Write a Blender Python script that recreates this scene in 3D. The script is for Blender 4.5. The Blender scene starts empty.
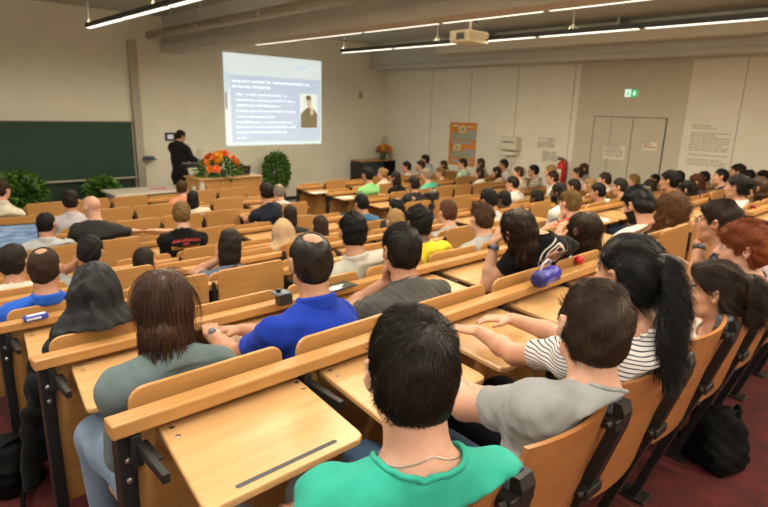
import bpy, bmesh, math, random
import numpy as np
from mathutils import Vector, Matrix
from mathutils.bvhtree import BVHTree

random.seed(7)
scene = bpy.context.scene
COL = scene.collection
V = Vector

# ------------------------------------------------------------------ camera
ZC = 2.34                                   # eye height above the flat front floor
FPX = 562.6
YAW, PITCH, ROLL = math.radians(43.28), math.radians(-14.386), math.radians(1.673)
_f = np.array([math.sin(YAW)*math.cos(PITCH), math.cos(YAW)*math.cos(PITCH), math.sin(PITCH)])
_r = np.array([math.cos(YAW), -math.sin(YAW), 0.0])
_u = np.cross(_r, _f)
_r2 = _r*math.cos(ROLL)+_u*math.sin(ROLL)
_u2 = -_r*math.sin(ROLL)+_u*math.cos(ROLL)
cam_d = bpy.data.cameras.new('camera')
cam_d.sensor_width = 36.0
cam_d.lens = FPX/768*36
cam_d.clip_start = 0.02
cam_d.dof.use_dof = True
cam_d.dof.focus_distance = 1.55
cam_d.dof.aperture_fstop = 4.5
cam = bpy.data.objects.new('camera', cam_d)
COL.objects.link(cam)
cam.matrix_world = Matrix(((_r2[0], _u2[0], -_f[0], 0), (_r2[1], _u2[1], -_f[1], 0), (_r2[2], _u2[2], -_f[2], ZC), (0, 0, 0, 1)))
scene.camera = cam

def ray(px, py):
    """world direction through a pixel of the photograph"""
    a, b = (px-384)/FPX, (py-253.5)/FPX
    return _r2*a - _u2*b + _f
def at_y(px, py, y):
    d = ray(px, py); t = y/d[1]; return V((d[0]*t, y, d[2]*t+ZC))
def at_x(px, py, x):
    d = ray(px, py); t = x/d[0]; return V((x, d[1]*t, d[2]*t+ZC))
def at_z(px, py, z):
    d = ray(px, py); t = (z-ZC)/d[2]; return V((d[0]*t, d[1]*t, z))

# ------------------------------------------------------------------ world, exposure, lamp settings
scene.view_settings.view_transform = 'Standard'
scene.view_settings.look = 'None'
scene.view_settings.gamma = 1.0
scene.view_settings.exposure = 0.0
scene.view_settings.use_curve_mapping = False
world = bpy.data.worlds.new('hall_world'); scene.world = world
world.use_nodes = True
world.node_tree.nodes['Background'].inputs[0].default_value = (0.9, 0.8, 0.62, 1)
world.node_tree.nodes['Background'].inputs[1].default_value = 0.05
LAMP_COLOR = (1.0, 0.87, 0.64)          # over the front of the hall
LAMP_NEAR = (1.0, 0.92, 0.78)           # rear lamps tinted cooler, in place of a flash at the camera
LAMP_WATT_PER_M = 18.5
CEILING_FILL = 0.42                          # strength of the upward light added to each lamp to brighten the ceiling
LAMP_SPREAD = math.radians(176)
scene.cycles.max_bounces = 6
scene.cycles.sample_clamp_indirect = 6.0

# ------------------------------------------------------------------ materials
MATS = {}
def newmat(name):
    m = bpy.data.materials.new(name); m.use_nodes = True
    nt = m.node_tree
    return m, nt, nt.nodes['Principled BSDF']
def srgb(r, g, b):
    f = lambda c: (c/255/12.92) if c/255 <= 0.04045 else ((c/255+0.055)/1.055)**2.4
    return (f(r), f(g), f(b), 1.0)
def texcoord(nt, scale=(1, 1, 1), out='Object'):
    tc = nt.nodes.new('ShaderNodeTexCoord'); mp = nt.nodes.new('ShaderNodeMapping')
    mp.inputs['Scale'].default_value = scale
    nt.links.new(tc.outputs[out], mp.inputs['Vector']); return mp.outputs['Vector']
def noise(nt, vec, scale, detail=3.0, rough=0.55):
    n = nt.nodes.new('ShaderNodeTexNoise'); n.inputs['Scale'].default_value = scale
    n.inputs['Detail'].default_value = detail; n.inputs['Roughness'].default_value = rough
    nt.links.new(vec, n.inputs['Vector']); return n.outputs['Fac']
def ramp(nt, fac, stops):
    r = nt.nodes.new('ShaderNodeValToRGB')
    e = r.color_ramp.elements
    e[0].position, e[0].color = stops[0]; e[1].position, e[1].color = stops[-1]
    for p, c in stops[1:-1]:
        x = e.new(p); x.color = c
    nt.links.new(fac, r.inputs['Fac']); return r.outputs['Color']
def bump(nt, bsdf, fac, strength=0.2, dist=0.002):
    b = nt.nodes.new('ShaderNodeBump'); b.inputs['Strength'].default_value = strength
    b.inputs['Distance'].default_value = dist
    nt.links.new(fac, b.inputs['Height']); nt.links.new(b.outputs['Normal'], bsdf.inputs['Normal'])
def mul(c, k):
    return (c[0]*k, c[1]*k, c[2]*k, 1.0)
def plain(name, color, rough=0.6, metal=0.0, var=0.0, scale=8.0, bmp=0.0):
    if name in MATS: return MATS[name]
    m, nt, b = newmat(name)
    b.inputs['Base Color'].default_value = color
    b.inputs['Roughness'].default_value = rough
    b.inputs['Metallic'].default_value = metal
    if var or bmp:
        n = noise(nt, texcoord(nt), scale)
        if var:
            c = ramp(nt, n, [(0.3, mul(color, 1-var)), (0.7, mul(color, 1+var))])
            nt.links.new(c, b.inputs['Base Color'])
        if bmp: bump(nt, b, n, bmp)
    MATS[name] = m; return m
def wood(name, c0, c1, rough=0.38, axis='x'):
    if name in MATS: return MATS[name]
    m, nt, b = newmat(name)
    sc = {'x': (1.2, 22, 22), 'z': (22, 22, 1.2)}[axis]
    v = texcoord(nt, sc)
    n = noise(nt, v, 1.6, 4, 0.6)
    v2 = texcoord(nt, tuple(s*7 for s in sc)); n2 = noise(nt, v2, 1.4, 2)
    mx = nt.nodes.new('ShaderNodeMath'); mx.operation = 'MULTIPLY_ADD'
    nt.links.new(n2, mx.inputs[0]); mx.inputs[1].default_value = 0.35; nt.links.new(n, mx.inputs[2])
    c = ramp(nt, mx.outputs[0], [(0.45, c0), (0.9, c1)])
    nt.links.new(c, b.inputs['Base Color'])
    b.inputs['Roughness'].default_value = rough
    b.inputs['Coat Weight'].default_value = 0.15
    b.inputs['Coat Roughness'].default_value = 0.25
    MATS[name] = m; return m
def cloth(color, name=None, fuzz=0.35):
    key = name or 'cloth_%d_%d_%d' % tuple(int(255*c**(1/2.2)) for c in color[:3])
    if key in MATS: return MATS[key]
    m, nt, b = newmat(key)
    v = texcoord(nt)
    n = noise(nt, v, 14, 3)
    c = ramp(nt, n, [(0.3, mul(color, 0.86)), (0.7, mul(color, 1.08))])
    nt.links.new(c, b.inputs['Base Color'])
    b.inputs['Roughness'].default_value = 0.92
    b.inputs['Specular IOR Level'].default_value = 0.15
    b.inputs['Sheen Weight'].default_value = 0.04
    n2 = noise(nt, v, 420, 2)
    bump(nt, b, n2, 0.25, 0.001)
    MATS[key] = m; return m
def hairmat(color, gloss=0.42):
    key = 'hair_%d_%d_%d_%d' % (*[int(255*c**(1/2.2)) for c in color[:3]], int(gloss*100))
    if key in MATS: return MATS[key]
    m, nt, b = newmat(key)
    v = texcoord(nt, (1, 1, 0.12))
    n = noise(nt, v, 160, 3, 0.7)
    c = ramp(nt, n, [(0.3, mul(color, 0.45)), (0.72, mul(color, 1.25))])
    nt.links.new(c, b.inputs['Base Color'])
    b.inputs['Roughness'].default_value = gloss
    b.inputs['Specular IOR Level'].default_value = 0.34 if gloss < 0.5 else 0.2
    bump(nt, b, n, 0.5, 0.003)
    MATS[key] = m; return m
def skinmat(color):
    key = 'skin_%d_%d_%d' % tuple(int(255*c**(1/2.2)) for c in color[:3])
    if key in MATS: return MATS[key]
    m, nt, b = newmat(key)
    v = texcoord(nt)
    n = noise(nt, v, 22, 4)
    c = ramp(nt, n, [(0.3, (color[0]*0.93, color[1]*0.84, color[2]*0.8, 1)), (0.7, (color[0]*1.05, color[1]*1.05, color[2]*1.05, 1))])
    nt.links.new(c, b.inputs['Base Color'])
    b.inputs['Roughness'].default_value = 0.48
    b.inputs['Subsurface Weight'].default_value = 0.12
    b.inputs['Subsurface Radius'].default_value = (0.012, 0.005, 0.003)
    b.inputs['Subsurface Scale'].default_value = 1.0
    MATS[key] = m; return m
def emit(name, color, strength=1.0, base=None):
    if name in MATS: return MATS[name]
    m, nt, b = newmat(name)
    b.inputs['Base Color'].default_value = base or color
    b.inputs['Emission Color'].default_value = color
    b.inputs['Emission Strength'].default_value = strength*(0.78 if name.startswith('slide') else 1.0)    # the hall lamps light the screen too
    b.inputs['Roughness'].default_value = 0.7
    MATS[name] = m; return m

BEECH = wood('beech_top', (0.47, 0.265, 0.108, 1), (0.57, 0.345, 0.155, 1), 0.3)  # brighter copy of the beech, light on the tablet tops put into the colour
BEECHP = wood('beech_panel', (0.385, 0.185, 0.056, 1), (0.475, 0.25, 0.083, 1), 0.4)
BEECHD = wood('beech_back_shaded', (0.34, 0.135, 0.042, 1), (0.44, 0.195, 0.065, 1), 0.35)  # same beech darkened: shade on the rear seat backs put into the colour
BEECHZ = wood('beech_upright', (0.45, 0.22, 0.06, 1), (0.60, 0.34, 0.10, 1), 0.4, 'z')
BLACK = plain('black_steel', (0.012, 0.012, 0.013, 1), 0.42)
STEEL = plain('zinc_steel', (0.55, 0.55, 0.56, 1), 0.3, 1.0)
GREYPL = plain('grey_plastic', (0.10, 0.12, 0.16, 1), 0.35)
GROOVE = plain('pen_groove_rubber', (0.05, 0.052, 0.06, 1), 0.6)

# ------------------------------------------------------------------ mesh helpers
class MB:
    def __init__(self): self.v, self.f = [], []
    def add(self, vs, fs):
        b = len(self.v); self.v += [tuple(p) for p in vs]; self.f += [tuple(b+i for i in q) for q in fs]; return self
    def box(self, lo, hi, M=None, c=0.0):
        x0, y0, z0 = lo; x1, y1, z1 = hi
        if c <= 0:
            vs = [V((x, y, z)) for z in (z0, z1) for y in (y0, y1) for x in (x0, x1)]
            fs = [(0, 2, 3, 1), (4, 5, 7, 6), (0, 1, 5, 4), (2, 6, 7, 3), (0, 4, 6, 2), (1, 3, 7, 5)]
        else:
            bm = bmesh.new(); bmesh.ops.create_cube(bm, size=1)
            for q in bm.verts: q.co = V(((x0+x1)/2+q.co.x*(x1-x0), (y0+y1)/2+q.co.y*(y1-y0), (z0+z1)/2+q.co.z*(z1-z0)))
            bmesh.ops.bevel(bm, geom=bm.edges[:], offset=c, segments=2, affect='EDGES', profile=0.5)
            bm.verts.index_update()
            vs = [q.co.copy() for q in bm.verts]; fs = [[q.index for q in p.verts] for p in bm.faces]; bm.free()
        if M is not None: vs = [M @ q for q in vs]
        return self.add(vs, fs)
    def tube(self, pts, r, n=8, cap=True):
        pts = [V(p) for p in pts]; rs = r if isinstance(r, (list, tuple)) else [r]*len(pts)
        rings = []; up = None
        for i, p in enumerate(pts):
            d = (pts[min(i+1, len(pts)-1)]-pts[max(i-1, 0)]).normalized()
            if up is None:
                up = V((0, 0, 1)) if abs(d.z) < 0.9 else V((1, 0, 0))
            a = d.cross(up).normalized(); b = a.cross(d).normalized(); up = b
            rings.append([p+(a*math.cos(t)+b*math.sin(t))*rs[i] for t in [2*math.pi*k/n for k in range(n)]])
        vs = [q for R in rings for q in R]; fs = []
        for i in range(len(pts)-1):
            for k in range(n):
                fs.append((i*n+k, i*n+(k+1) % n, (i+1)*n+(k+1) % n, (i+1)*n+k))
        if cap:
            fs.append(tuple(range(n-1, -1, -1))); fs.append(tuple((len(pts)-1)*n+k for k in range(n)))
        return self.add(vs, fs)
    def plate(self, outline, t, M, c=0.003):
        """outline in local XY, thickness t along local Z, chamfered rim"""
        n = len(outline); cx = sum(p[0] for p in outline)/n; cy = sum(p[1] for p in outline)/n
        def ins(p):
            dx, dy = p[0]-cx, p[1]-cy; L = math.hypot(dx, dy) or 1
            return (p[0]-dx/L*c, p[1]-dy/L*c)
        rings = [[(*ins(p), 0) for p in outline], [(*p, c) for p in outline], [(*p, t-c) for p in outline], [(*ins(p), t) for p in outline]]
        vs = [M @ V(p) for R in rings for p in R]
        fs = [tuple(range(n-1, -1, -1)), tuple(3*n+k for k in range(n))]
        for i in range(3):
            for k in range(n):
                fs.append((i*n+k, i*n+(k+1) % n, (i+1)*n+(k+1) % n, (i+1)*n+k))
        return self.add(vs, fs)
    def lathe(self, prof, M=None, n=20):
        vs, fs = [], []
        for r, z in prof:
            for k in range(n):
                t = 2*math.pi*k/n; q = V((r*math.cos(t), r*math.sin(t), z)); vs.append(M @ q if M is not None else q)
        m = len(prof)
        for i in range(m-1):
            for k in range(n):
                fs.append((i*n+k, i*n+(k+1) % n, (i+1)*n+(k+1) % n, (i+1)*n+k))
        fs.append(tuple(range(n-1, -1, -1))); fs.append(tuple((m-1)*n+k for k in range(n)))
        return self.add(vs, fs)
    def mesh(self, name, smooth=False):
        me = bpy.data.meshes.new(name); me.from_pydata([tuple(p) for p in self.v], [], self.f)
        if smooth: me.polygons.foreach_set('use_smooth', [True]*len(me.polygons))
        me.update(); return me
    def build(self, name, mat, parent=None, smooth=False, loc=None):
        me = self.mesh(name, smooth); me.materials.append(mat)
        return link(name, me, parent, loc)
def link(name, me, parent=None, loc=None):
    o = bpy.data.objects.new(name, me); COL.objects.link(o)
    if loc is not None: o.location = loc
    if parent is not None: o.parent = parent
    return o
def tag(o, label, cat=None, group=None, kind=None):
    o['label'] = label
    if cat: o['category'] = cat
    if group: o['group'] = group
    if kind: o['kind'] = kind
    return o
def empty(name, loc, label, cat, group=None, rz=0.0):
    o = bpy.data.objects.new(name, None); COL.objects.link(o); o.location = loc; o.rotation_euler.z = rz
    o.empty_display_size = 0.1
    return tag(o, label, cat, group)
def struct(name, mb, mat, label, cat, smooth=False):
    o = mb.build(name, mat, None, smooth); o['kind'] = 'structure'; o['label'] = label; o['category'] = cat; return o
def rrect(x0, y0, x1, y1, r, n=5):
    """rounded rectangle outline; r = (bl, br, tr, tl)"""
    r = r if isinstance(r, (tuple, list)) else (r,)*4
    out = []
    for (cx, cy, a0, k) in ((x0, y0, 180, r[0]), (x1, y0, 270, r[1]), (x1, y1, 0, r[2]), (x0, y1, 90, r[3])):
        ox = cx+k if cx == x0 else cx-k; oy = cy+k if cy == y0 else cy-k
        for i in range(n if k > 0 else 1):
            t = math.radians(a0+90*i/(n-1 if k > 0 else 1)); out.append((ox+k*math.cos(t), oy+k*math.sin(t)))
    return out
XZ = Matrix(((1, 0, 0, 0), (0, 0, -1, 0), (0, 1, 0, 0), (0, 0, 0, 1)))      # local XY plate stood up: X right, Y up, thickness to -Y

# ------------------------------------------------------------------ the room
YF, XR, XL, YB, HC = 12.2, 11.35, -3.2, -3.0, 4.04
ROWS = '0ABCDEFGHI'
PY = dict(zip(ROWS, [0.53, 1.475, 2.375, 3.28, 4.18, 5.08, 5.98, 6.88, 7.78, 8.68]))
PT = dict(zip(ROWS, [-0.69, -0.76, -0.908, -1.056, -1.20, -1.36, -1.39, -1.39, -1.39, -1.39]))
FLOOR = {k: round(ZC+PT[k]-(0.89 if k == '0' else 0.95), 3) for k in ROWS}
PITCH_X, X0L, NL, X0R, NR = 0.55, 0.42, 8, 5.92, 9

def wallmat(name, col):
    m, nt, b = newmat(name)
    v = texcoord(nt); n = noise(nt, v, 3.0, 5); n2 = noise(nt, v, 90, 2)
    c = ramp(nt, n, [(0.3, mul(col, 0.96)), (0.7, mul(col, 1.03))])
    nt.links.new(c, b.inputs['Base Color']); b.inputs['Roughness'].default_value = 0.85
    bump(nt, b, n2, 0.08, 0.001); return m
WALL = wallmat('plaster_wall', (0.82, 0.79, 0.69, 1))
WALLG = wallmat('grey_painted_wall', (0.60, 0.56, 0.46, 1))
CEIL = wallmat('grey_ceiling', (0.46, 0.46, 0.41, 1))
CONC = wallmat('concrete_girder', (0.54, 0.53, 0.48, 1))
m, nt, b = newmat('red_carpet')
v = texcoord(nt); n = noise(nt, v, 9, 4); n2 = noise(nt, v, 260, 2)
mx = nt.nodes.new('ShaderNodeMath'); mx.operation = 'MULTIPLY'; nt.links.new(n, mx.inputs[0]); nt.links.new(n2, mx.inputs[1])
nt.links.new(ramp(nt, mx.outputs[0], [(0.1, (0.03, 0.004, 0.004, 1)), (0.45, (0.13, 0.011, 0.011, 1))]), b.inputs['Base Color'])
b.inputs['Roughness'].default_value = 0.95; bump(nt, b, n2, 0.6, 0.004)
CARPET = m
LINO = plain('grey_lino', (0.42, 0.40, 0.36, 1), 0.5, 0, 0.06, 5)

struct('floor', MB().box((XL, PY['I']+0.55, -0.2), (XR, YF, 0.0)), LINO, 'pale grey lino floor before the front wall', 'floor')
fl = MB()
for i, k in enumerate(ROWS[:-1]):
    y0 = PY[k]-0.12 if k != '0' else YB
    y1 = PY[ROWS[i+1]]-0.12
    fl.box((XL, y0, -0.2), (XR, y1, FLOOR[k]))
fl.box((XL, PY['I']-0.12, -0.2), (XR, PY['I']+0.55, 0.0))
struct('floor_carpet', fl, CARPET, 'stepped dark red carpet floor under the seat rows', 'floor')
struct('wall_front', MB().box((XL-0.2, YF, -0.2), (XR+0.2, YF+0.2, HC)), WALL, 'cream front wall behind the screen and board', 'wall')
struct('wall_left', MB().box((XL-0.2, YB, -0.2), (XL, YF, HC)), WALL, 'cream side wall left of the seats', 'wall')
struct('wall_back', MB().box((XL-0.2, YB-0.2, -0.2), (XR+0.2, YB, HC)), WALL, 'cream back wall behind the seats', 'wall')
struct('wall_right', MB().box((XR, YB, -0.2), (XR+0.2, YF, HC)), WALL, 'cream side wall with the grey doors', 'wall')
struct('ceiling', MB().box((XL-0.2, YB-0.2, HC), (XR+0.2, YF+0.2, HC+0.2)), CEIL, 'grey ceiling between girders', 'ceiling')
# the grey painted strip of the right wall round the doors
struct('trim_1', MB().box((XR-0.008, 4.05, 0.0), (XR, 6.22, 3.36)), WALLG, 'grey painted strip of wall round the double door', 'wall')
gd = MB().box((4.95, YB, 3.34), (5.3, YF, 3.50)).box((5.04, YB, 3.50), (5.3, YF, HC))
struct('beam_middle', gd, CONC, 'deep grey ceiling girder running to the front wall', 'beam')
bk = MB().box((10.72, YB, 3.375), (XR, YF, 3.475), c=0.01).box((10.76, YB, 3.475), (XR, YF, HC))
struct('beam_right', bk, CONC, 'boxed beam along the top of the door wall', 'beam')
gl = MB().box((-0.75, YB, 3.28), (-0.2, YF, 3.44)).box((-0.7, YB, 3.44), (-0.2, YF, HC))
struct('beam_left', gl, CONC, 'second deep ceiling girder over the side aisle', 'beam')
struct('baseboard_front', MB().box((4.5, YF-0.02, 0), (9.9, YF, 0.09)), plain('dark_skirting', (0.03, 0.03, 0.032, 1), 0.5), 'dark skirting under the screen wall', 'baseboard')
sm = MB()
for y in (3.17, 7.75, 9.1, 10.4, 6.35):
    sm.box((XR-0.004, y-0.006, 0.0), (XR, y+0.006, 3.36))
struct('trim_2', sm, plain('seam_grey', (0.36, 0.33, 0.27, 1), 0.8), 'thin vertical panel seams of the door wall', 'trim')

# double door in the right wall
DOORM = plain('door_laminate', (0.56, 0.53, 0.44, 1), 0.5, 0, 0.03, 4)
DARKL = plain('door_gap', (0.10, 0.095, 0.08, 1), 0.7)
dr = struct('door_1', MB().box((XR-0.02, 4.35, 0.0), (XR-0.008, 5.81, 2.33)), DARKL, 'grey flush double door with two notices taped on', 'door')
for a, b_ in ((4.37, 4.98), (4.995, 5.42), (5.43, 5.79)):
    MB().box((XR-0.03, a, 0.01), (XR-0.02, b_, 2.315)).build('door_leaf', DOORM, dr)
hd = MB().tube([(XR-0.035, 5.05, 1.05), (XR-0.08, 5.05, 1.05), (XR-0.08, 5.18, 1.05)], 0.011, 8).build('door_handle', STEEL, dr, True)

# ------------------------------------------------------------------ lamps, duct, pipes, projector
WHITE_CABLE = plain('lamp_hanger', (0.16, 0.145, 0.11, 1), 0.6)
LOUVRE = emit('lamp_louvre_glow', (1.0, 0.93, 0.80, 1), 1.7)
def strip_lamp(x, y0, y1, z, label, color=LAMP_COLOR):
    L = y1-y0
    e = empty('pendant_strip_lamp', (x, y0, z), label, 'ceiling lamp', 'long pendant strip lamps')
    MB().box((-0.045, 0, 0.012), (0.045, L, 0.075), c=0.004).build('housing', BLACK, e)
    lv = MB(); seg = 1.45; n = int(L/seg)
    for i in range(n):
        lv.box((-0.034, L-(i+1)*seg+0.06, 0.004), (0.034, L-i*seg-0.03, 0.013))
    lv.build('louvre', LOUVRE, e)
    for i in range(0, int(L/2.4)+1):
        yy = L-0.06-i*2.4
        if yy < 0.1: break
        MB().tube([(0, yy, 0.07), (0.0, yy, HC-z)], 0.006, 6).tube([(0, yy-0.06, 0.07), (0, yy, 0.16), (0, yy+0.06, 0.07)], 0.004, 5).build('hanger', WHITE_CABLE, e)
    ld = bpy.data.lights.new('strip_light', 'AREA'); ld.shape = 'RECTANGLE'; ld.size = 0.035; ld.size_y = L
    ld.energy = LAMP_WATT_PER_M*L*(0.85 if color is LAMP_NEAR else 1.08); ld.color = color; ld.spread = LAMP_SPREAD
    lo = bpy.data.objects.new('strip_light', ld); COL.objects.link(lo); lo.location = (0, L/2, -0.002); lo.parent = e
    ud = bpy.data.lights.new('strip_ceiling_fill', 'AREA'); ud.shape = 'RECTANGLE'; ud.size = 0.05; ud.size_y = L  # added fill above the closed housing, lifts the ceiling
    ud.energy = LAMP_WATT_PER_M*L*CEILING_FILL; ud.color = color
    uo = bpy.data.objects.new('strip_ceiling_fill', ud); COL.objects.link(uo); uo.location = (0, L/2, 0.079); uo.rotation_euler = (math.pi, 0, 0); uo.parent = e
    return e
strip_lamp(2.8, -2.6, 9.45, ZC+1.02, 'black strip lamp hanging in front of the green chalkboard')
strip_lamp(5.45, -2.6, 9.25, ZC+1.02, 'black strip lamp along the edge of the deep grey girder')
strip_lamp(7.2, -2.6, 9.0, ZC+1.02, 'black strip lamp running past the projector')
strip_lamp(0.6, -2.6, 5.0, ZC+1.1, 'black strip lamp above the ends of the near rows', LAMP_NEAR)
strip_lamp(-1.7, -2.6, 9.4, ZC+1.1, 'black strip lamp above the side aisle', LAMP_NEAR)

dk = empty('ventilation_duct', (4.62, YB, 3.62), 'round bare metal duct beside the deep grey girder', 'duct')
GALV = plain('galvanised_duct', (0.48, 0.44, 0.36, 1), 0.38, 0.7, 0.1, 3)
d_ = MB().tube([(0, 0, 0), (0, YF-YB-0.35, 0)], 0.075, 18)
d_.build('pipe', GALV, dk, True)
for yy in (4, 6.2, 8.4, 10.6, 12.6, 13.8):
    MB().tube([(0, yy, 0), (0, yy+0.06, 0)], 0.081, 18).build('joint_ring', GALV, dk, True)
    MB().tube([(0, yy, 0.07), (0, yy, HC-3.62)], 0.006, 6).build('hanger', STEEL, dk)
bd = empty('ventilation_box', (10.45, YB, 3.62), 'pale square air duct along the boxed beam', 'duct')
MB().box((-0.17, 0, 0), (0.2, 9.4-YB, 0.2), c=0.01).build('duct_box', plain('pale_duct', (0.60, 0.56, 0.46, 1), 0.6), bd)
MB().tube([(-0.2, 0, 0.24), (-0.2, 9.0-YB, 0.24)], 0.012, 8).build('conduit', WHITE_CABLE, bd)
for yy in (2, 5, 8, 11):
    MB().box((-0.19, yy, 0.2), (0.2, yy+0.04, HC-3.62)).build('bracket', STEEL, bd)

vp = empty('wall_conduit', (4.36, YF, 0), 'grey vertical cable trunk beside the green chalkboard', 'cable trunk')
MB().box((-0.075, -0.13, 0.0), (0.075, 0, 3.53), c=0.012).build('trunk', plain('trunk_grey', (0.46, 0.42, 0.34, 1), 0.55), vp)

pj = empty('projector', (6.84, 5.58, ZC+0.96), 'white video projector hanging under the ceiling', 'projector')
PJW = plain('projector_white', (0.72, 0.62, 0.46, 1), 0.45)
MB().box((-0.24, -0.18, 0.0), (0.24, 0.18, 0.17), c=0.025).build('housing', PJW, pj)
MB().tube([(0.08, 0.17, 0.085), (0.08, 0.21, 0.085)], 0.045, 16).build('lens', BLACK, pj, True)
MB().tube([(0, 0, 0.13), (0, 0, HC-ZC-0.96)], 0.018, 10).build('mount_pole', PJW, pj, True)
vg = MB()
for i in range(6): vg.box((-0.245, -0.1+i*0.025, 0.04), (-0.24, -0.085+i*0.025, 0.13))
vg.build('vent_grille', BLACK, pj)
MB().tube([(0.02, -0.02, HC-ZC-0.98), (0.06, -0.05, 0.30), (0.14, -0.1, 0.24), (0.24, -0.17, 0.20), (0.25, -0.21, 0.12), (0.16, -0.19, 0.05)], 0.010, 7).build('cable', BLACK, pj, True)

# ------------------------------------------------------------------ front wall: chalkboard, screen, small fittings
GREEN = plain('chalkboard_green', (0.012, 0.050, 0.030, 1), 0.62, 0, 0.16, 1.6)
bb = empty('chalkboard', (2.2, YF-0.12, 0), 'large dark green chalkboard with a pale chalk ledge', 'chalkboard')
MB().box((-2.9, 0.0, 0.86), (2.02, 0.04, 1.94)).build('board', GREEN, bb)
MB().box((-2.9, 0.05, 0.05), (2.02, 0.07, 0.84)).build('lower_board', plain('chalkboard_dark', (0.010, 0.035, 0.022, 1), 0.6), bb)
MB().box((-2.9, -0.07, 0.81), (2.04, 0.04, 0.845), c=0.004).build('chalk_ledge', plain('ledge_alu', (0.45, 0.43, 0.36, 1), 0.4, 0.3), bb)
MB().box((2.02, 0.0, 0.05), (2.06, 0.1, 1.95)).box((-2.94, 0.0, 0.05), (-2.9, 0.1, 1.95)).box((-2.94, 0.0, 1.94), (2.06, 0.03, 1.955)).build('frame', plain('board_frame', (0.25, 0.24, 0.2, 1), 0.5), bb)

sl, st = at_y(223, 52.3, YF-0.02), at_y(321, 61, YF-0.02)
SX0, SX1 = 6.37, 9.08
SZ0, SZ1 = at_y(224.5, 145.8, YF-0.02).z, (sl.z+st.z)/2
SW, SH = SX1-SX0, SZ1-SZ0
scn = empty('projection_screen', (SX0, YF-0.02, SZ0), 'bright blue and white slide on the projection screen', 'screen')
def on_screen(name, u0, v0, u1, v1, mat, lift, label=None):
    o = MB().box((u0*SW, -lift, v0*SH), (u1*SW, -lift+0.0015, v1*SH)).build(name, mat, scn)
    if label: o['label'] = label
    return o
MB().box((0, 0, 0), (SW, 0.018, SH)).build('screen_cloth', emit('slide_white', (0.80, 0.92, 0.93, 1), 0.86), scn)
on_screen('slide_field', 0.05, 0.035, 0.985, 0.775, emit('slide_blue', (0.57, 0.67, 0.83, 1), 0.90), 0.001, 'pale blue slide field')
on_screen('slide_margin', 0.0, 0.40, 0.02, 0.585, emit('slide_mauve', (0.36, 0.35, 0.40, 1), 0.85), 0.0012, 'mauve bar on the slide margin')
on_screen('slide_margin', 0.0, 0.585, 0.045, 0.80, emit('slide_cyan', (0.60, 0.78, 0.86, 1), 0.9), 0.0011, 'pale cyan bar on the slide margin')
TXT = emit('slide_text_white', (0.80, 0.89, 0.95, 1), 0.95)
def greek_line(mb, u0, u1, v, h, rnd, M=None, sx=1.0, sz=1.0, t=0.0012, y=0.0):
    u = u0
    while u < u1-0.008:
        w = min(rnd.uniform(0.02, 0.09), u1-u)
        # each word a run of letter-like strokes
        k = u
        while k < u+w-0.004:
            hh = h*rnd.choice((0.62, 0.62, 1.0, 0.7)); mb.box((k*sx, y-t, v*sz), ((k+0.0055)*sx, y, (v+hh)*sz)); 
            if rnd.random() < 0.7: mb.box((k*sx, y-t, (v+hh*0.4)*sz), ((k+0.009)*sx, y, (v+hh*0.4+h*0.16)*sz))
            k += 0.0105
        u += w+0.014
rn = random.Random(3)
hb = MB()
greek_line(hb, 0.07, 0.86, 0.695, 0.036, rn, sx=SW, sz=SH, y=-0.0022)
greek_line(hb, 0.07, 0.47, 0.635, 0.036, rn, sx=SW, sz=SH, y=-0.0022)
hb.build('slide_heading', TXT, scn)
tb = MB()
for v_, u1 in ((0.555, 0.62), (0.495, 0.70), (0.435, 0.55), (0.375, 0.70), (0.31, 0.48), (0.25, 0.66), (0.195, 0.70), (0.135, 0.62), (0.075, 0.2)):
    greek_line(tb, 0.10, u1, v_, 0.026, rn, sx=SW, sz=SH, y=-0.0022)
tb.build('slide_text', TXT, scn)
def text_mesh(s, size, bold=False):
    cu = bpy.data.curves.new('t', 'FONT'); cu.body = s; cu.size = size; cu.align_x = 'LEFT'; cu.extrude = 0.0; cu.resolution_u = 2
    if bold: cu.offset = size*0.018
    o = bpy.data.objects.new('t', cu); COL.objects.link(o)
    dg = bpy.context.evaluated_depsgraph_get(); me = bpy.data.meshes.new_from_object(o.evaluated_get(dg))
    bpy.data.objects.remove(o); return me
def put_text(name, s, size, mat, M, parent=None, bold=False):
    me = text_mesh(s, size, bold); me.name = name; me.transform(M); me.materials.clear(); me.materials.append(mat)
    return link(name, me, parent)
LOGOB = emit('slide_logo_blue', (0.42, 0.56, 0.74, 1), 0.9)
put_text('slide_logo', 'TAU', 0.155, LOGOB, Matrix.Translation((0.705*SW, -0.003, 0.872*SH)) @ XZ, scn, True)
lg = MB(); greek_line(lg, 0.84, 0.93, 0.885, 0.03, rn, sx=SW, sz=SH, y=-0.0022); lg.build('slide_logo', emit('slide_logo_grey', (0.62, 0.72, 0.80, 1), 0.9), scn)
on_screen('slide_photo', 0.755, 0.19, 0.955, 0.605, emit('slide_photo_white', (0.86, 0.92, 0.90, 1), 0.9), 0.002, 'white portrait photo on the slide')
pm = lambda pts: [(x*SW, z*SH) for x, z in pts]
bdm = emit('slide_sweater', (0.24, 0.20, 0.10, 1), 0.85)
MB().plate(pm([(0.76, 0.195), (0.95, 0.195), (0.952, 0.36), (0.915, 0.42), (0.87, 0.445), (0.84, 0.445), (0.80, 0.41), (0.762, 0.36)]), 0.001, Matrix.Translation((0, -0.0025, 0)) @ XZ, 0.0002).build('slide_portrait', bdm, scn)
circ = lambda cx, cz, rx, rz: pm([(cx+rx*math.cos(t*math.pi/12), cz+rz*math.sin(t*math.pi/12)) for t in range(24)])
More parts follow.
